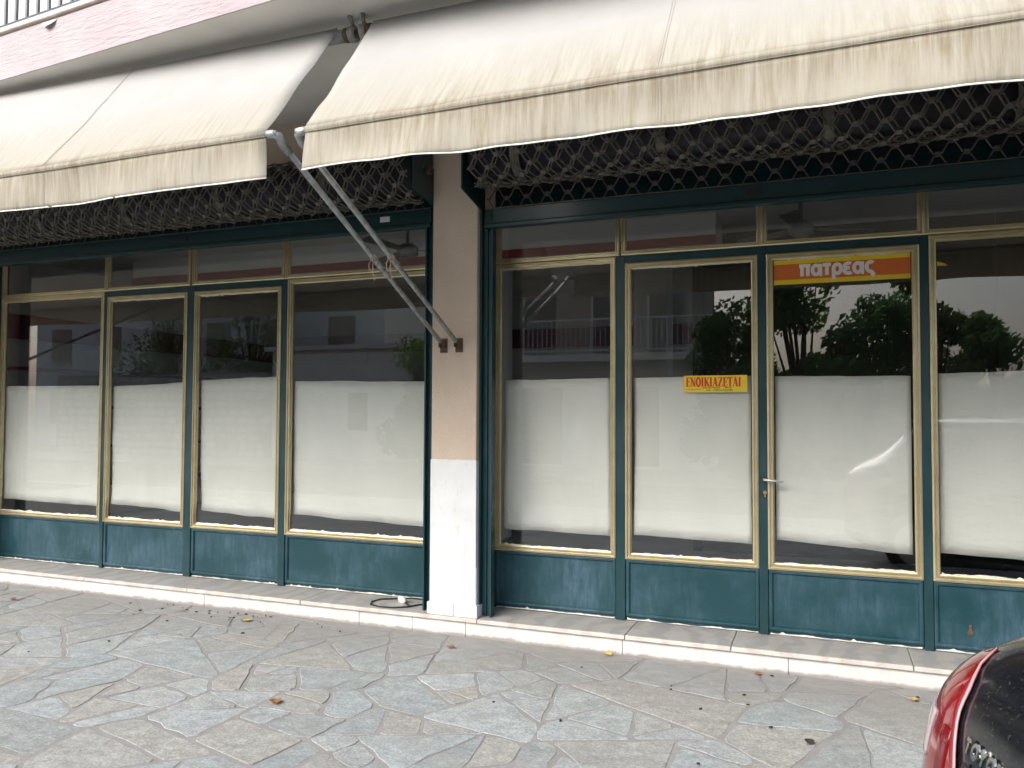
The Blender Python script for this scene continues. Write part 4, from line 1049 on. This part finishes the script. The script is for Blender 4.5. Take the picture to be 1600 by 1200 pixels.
while y < -15.7:
    MB().box(-2.51, -2.49, y-0.01, y+0.01, 3.2, 4.15).build('baluster', 'white_metal', ho); y += 0.14
lw = thing('low_building', (-13, -16.6, 0.02), 'low white flat-roofed building with white drainpipe across the street', 'building')
MB().box(-17.2, -9.9, -22, -16.6, 0.02, 3.6).build('wall', 'white_render', lw)
MB().box(-17.4, -9.8, -22.2, -16.4, 3.6, 3.75).build('roof_slab', 'white_render', lw)
MB().tube([(-16.9, -16.5, 3.6), (-16.9, -16.5, 1.6), (-16.0, -16.5, 0.4)], 0.06, 8).build('drainpipe', 'white_metal', lw, True)
for x in (-14.2, -11.6):
    MB().box(x, x+0.7, -16.59, -16.56, 1.0, 2.2).build('window', 'dark_opening', lw)
sw = thing('stone_wall', (-21, -16.4, 0.02), 'rubble stone garden wall across the street', 'wall')
MB().box(-27, -17.45, -16.9, -16.45, 0.02, 2.9).build('core', 'rubble_mortar', sw)
q = random.Random(3); me_r = []
for k in range(6):
    b_ = MB(); n_ = 7; pts = [(math.cos(2*math.pi*i/n_)*q.uniform(0.75, 1.0), math.sin(2*math.pi*i/n_)*q.uniform(0.7, 1.0)) for i in range(n_)]
    b_.prism(pts, -0.5, 0.5, axis=1)
    me_ = bpy.data.meshes.new('stone'); me_.from_pydata(b_.v, [], b_.f); me_.update(); me_.materials.append(MATS['rubble_stone']); me_r.append(me_)
z = 0.16; cnt = 0
while z < 2.85:
    x = -26.9+q.uniform(0, 0.2)
    while x < -17.6 and cnt < 290:
        w_ = q.uniform(0.14, 0.26); o_ = bpy.data.objects.new('stone', q.choice(me_r)); col.objects.link(o_); o_.parent = sw
        o_.location = (x+w_-(-21), -16.44-(-16.4), z-0.02); o_.scale = (w_, 0.12, q.uniform(0.11, 0.15)); x += 2*w_+0.03; cnt += 1
    z += 0.28
def tree(x, y, h, rad, mat, lab, seed, nleaf=2600, trunk_h=None):
    q = random.Random(seed); t = thing('tree', (x, y, 0.02), lab, 'tree', 'trees across the street')
    th = trunk_h or h*0.4
    tk = MB().tube([(x, y, 0.0), (x+0.05, y, th*0.5), (x+q.uniform(-0.2, 0.2), y, th), (x+q.uniform(-0.3, 0.3), y, h*0.8)], [0.16, 0.13, 0.10, 0.03], 8)
    cl = []
    for k in range(28):
        a = q.uniform(0, 6.28); rr = rad*q.uniform(0.25, 0.85); zz = th+(h-th)*(q.uniform(0.05, 0.95) if k < 18 else q.uniform(0.0, 0.4))
        sq = 1-0.55*((zz-th)/(h-th))**2
        c = Vector((x+rr*sq*math.cos(a), y+rr*sq*math.sin(a), zz)); cl.append((c, rad*q.uniform(0.24, 0.42)))
        tk.tube([(x, y, th*q.uniform(0.75, 1.1)), ((x+c.x)/2, (y+c.y)/2, (th+c.z)/2+0.1), tuple(c)], [0.06, 0.035, 0.012], 5)
    tk.build('trunk', 'bark', t, True)
    mb = MB()
    for i in range(nleaf):
        c, r_ = q.choice(cl); d = Vector((q.gauss(0, 1), q.gauss(0, 1), q.gauss(0, 1))).normalized()*r_*q.random()**0.4
        p = c+d; n_ = Vector((q.gauss(0, 1), q.gauss(0, 1), q.gauss(0.4, 1))).normalized(); a = n_.orthogonal().normalized(); b_ = n_.cross(a); s_ = q.uniform(0.06, 0.13)
        mb.add([p-a*s_, p-b_*s_*0.5, p+a*s_, p+b_*s_*0.5], [(0, 1, 2, 3)])
    mb.build('crown', mat, t)
specs = [(-2.0, -14.6, 4.3, 1.5, 'foliage_dark', 'dense dark green tree beside the house balcony across the street'),
         (-0.4, -15.6, 5.3, 1.7, 'foliage_mid', 'taller green tree next to the dark one across the street'),
         (1.2, -15.0, 4.4, 1.5, 'foliage_dark', 'rounded dark tree in the middle of the far row'),
         (2.5, -16.2, 5.4, 1.3, 'foliage_olive', 'thin olive-leaved tree behind the far row'),
         (3.7, -14.8, 3.7, 1.3, 'foliage_mid', 'low bushy tree near the end of the far row'),
         (5.6, -15.2, 3.9, 1.4, 'foliage_dark', 'last low dark tree at the end of the far row'),
         (-10.6, -15.3, 4.2, 1.4, 'foliage_mid', 'tree in front of the low white building'),
         (7.8, -15.6, 4.5, 1.6, 'foliage_mid', 'broad tree far along the opposite pavement')]
for i, (x, y, h, r_, mt, lb) in enumerate(specs): tree(x, y, h, r_, mt, lb, 50+i, trunk_h=h*0.14, nleaf=8500)
for i, (x, y, h, r_, lb) in enumerate([(-1.3, -14.2, 2.7, 1.0, 'low green bush beside the dark tree near the house'), (0.5, -14.3, 2.9, 1.1, 'wide green bush under the taller tree'),
        (2.2, -14.3, 2.6, 1.0, 'small bush between the rounded and the thin tree'), (4.7, -14.2, 2.5, 1.0, 'small bush before the last low tree')]):
    tree(x, y, h, r_, 'foliage_mid', lb, 70+i, trunk_h=0.3, nleaf=5000)
hd = thing('hedge_wall', (3, -16.9, 0.02), 'low grey garden wall behind the trees across the street', 'wall')
MB().box(-2.3, 12, -17.2, -16.95, 0.02, 1.9).build('wall', 'tan_render', hd)
MB().box(-2.35, 12.05, -17.25, -16.9, 1.9, 1.98).build('coping', 'white_render', hd)

th_ = thing('sky_block_house', (-24, -21, 0.02), 'added three-storey house blocking the sky behind the stone wall across the street', 'house')  # added to hide the sky mirrored in the left panes
MB().box(-34, -15.5, -28, -21, 0.02, 8.6).build('wall', 'white_render', th_)
MB().box(-34.4, -15.1, -28.4, -20.6, 8.6, 8.85).build('roof', 'roof_tile', th_)
for k in range(6):
    for zz in (1.0, 3.8, 6.4):
        w_ = MB().box(-33+k*3, -31.8+k*3, -20.99, -20.96, zz, zz+1.5).build('window', 'tan_render', th_)
        sub(MB().box(-33.1+k*3, -31.7+k*3, -20.99, -20.93, zz-0.1, zz-0.02).build('sill', 'white_metal', th_), w_)
for i, (x, y, h, r_, lb) in enumerate([(-19.5, -18.4, 6.2, 1.9, 'dark tree rising behind the stone wall across the street'), (-23.5, -18.6, 6.8, 2.1, 'broad dark tree further along behind the stone wall')]):
    tree(x, y, h, r_, 'foliage_dark', lb, 80+i, trunk_h=h*0.35)
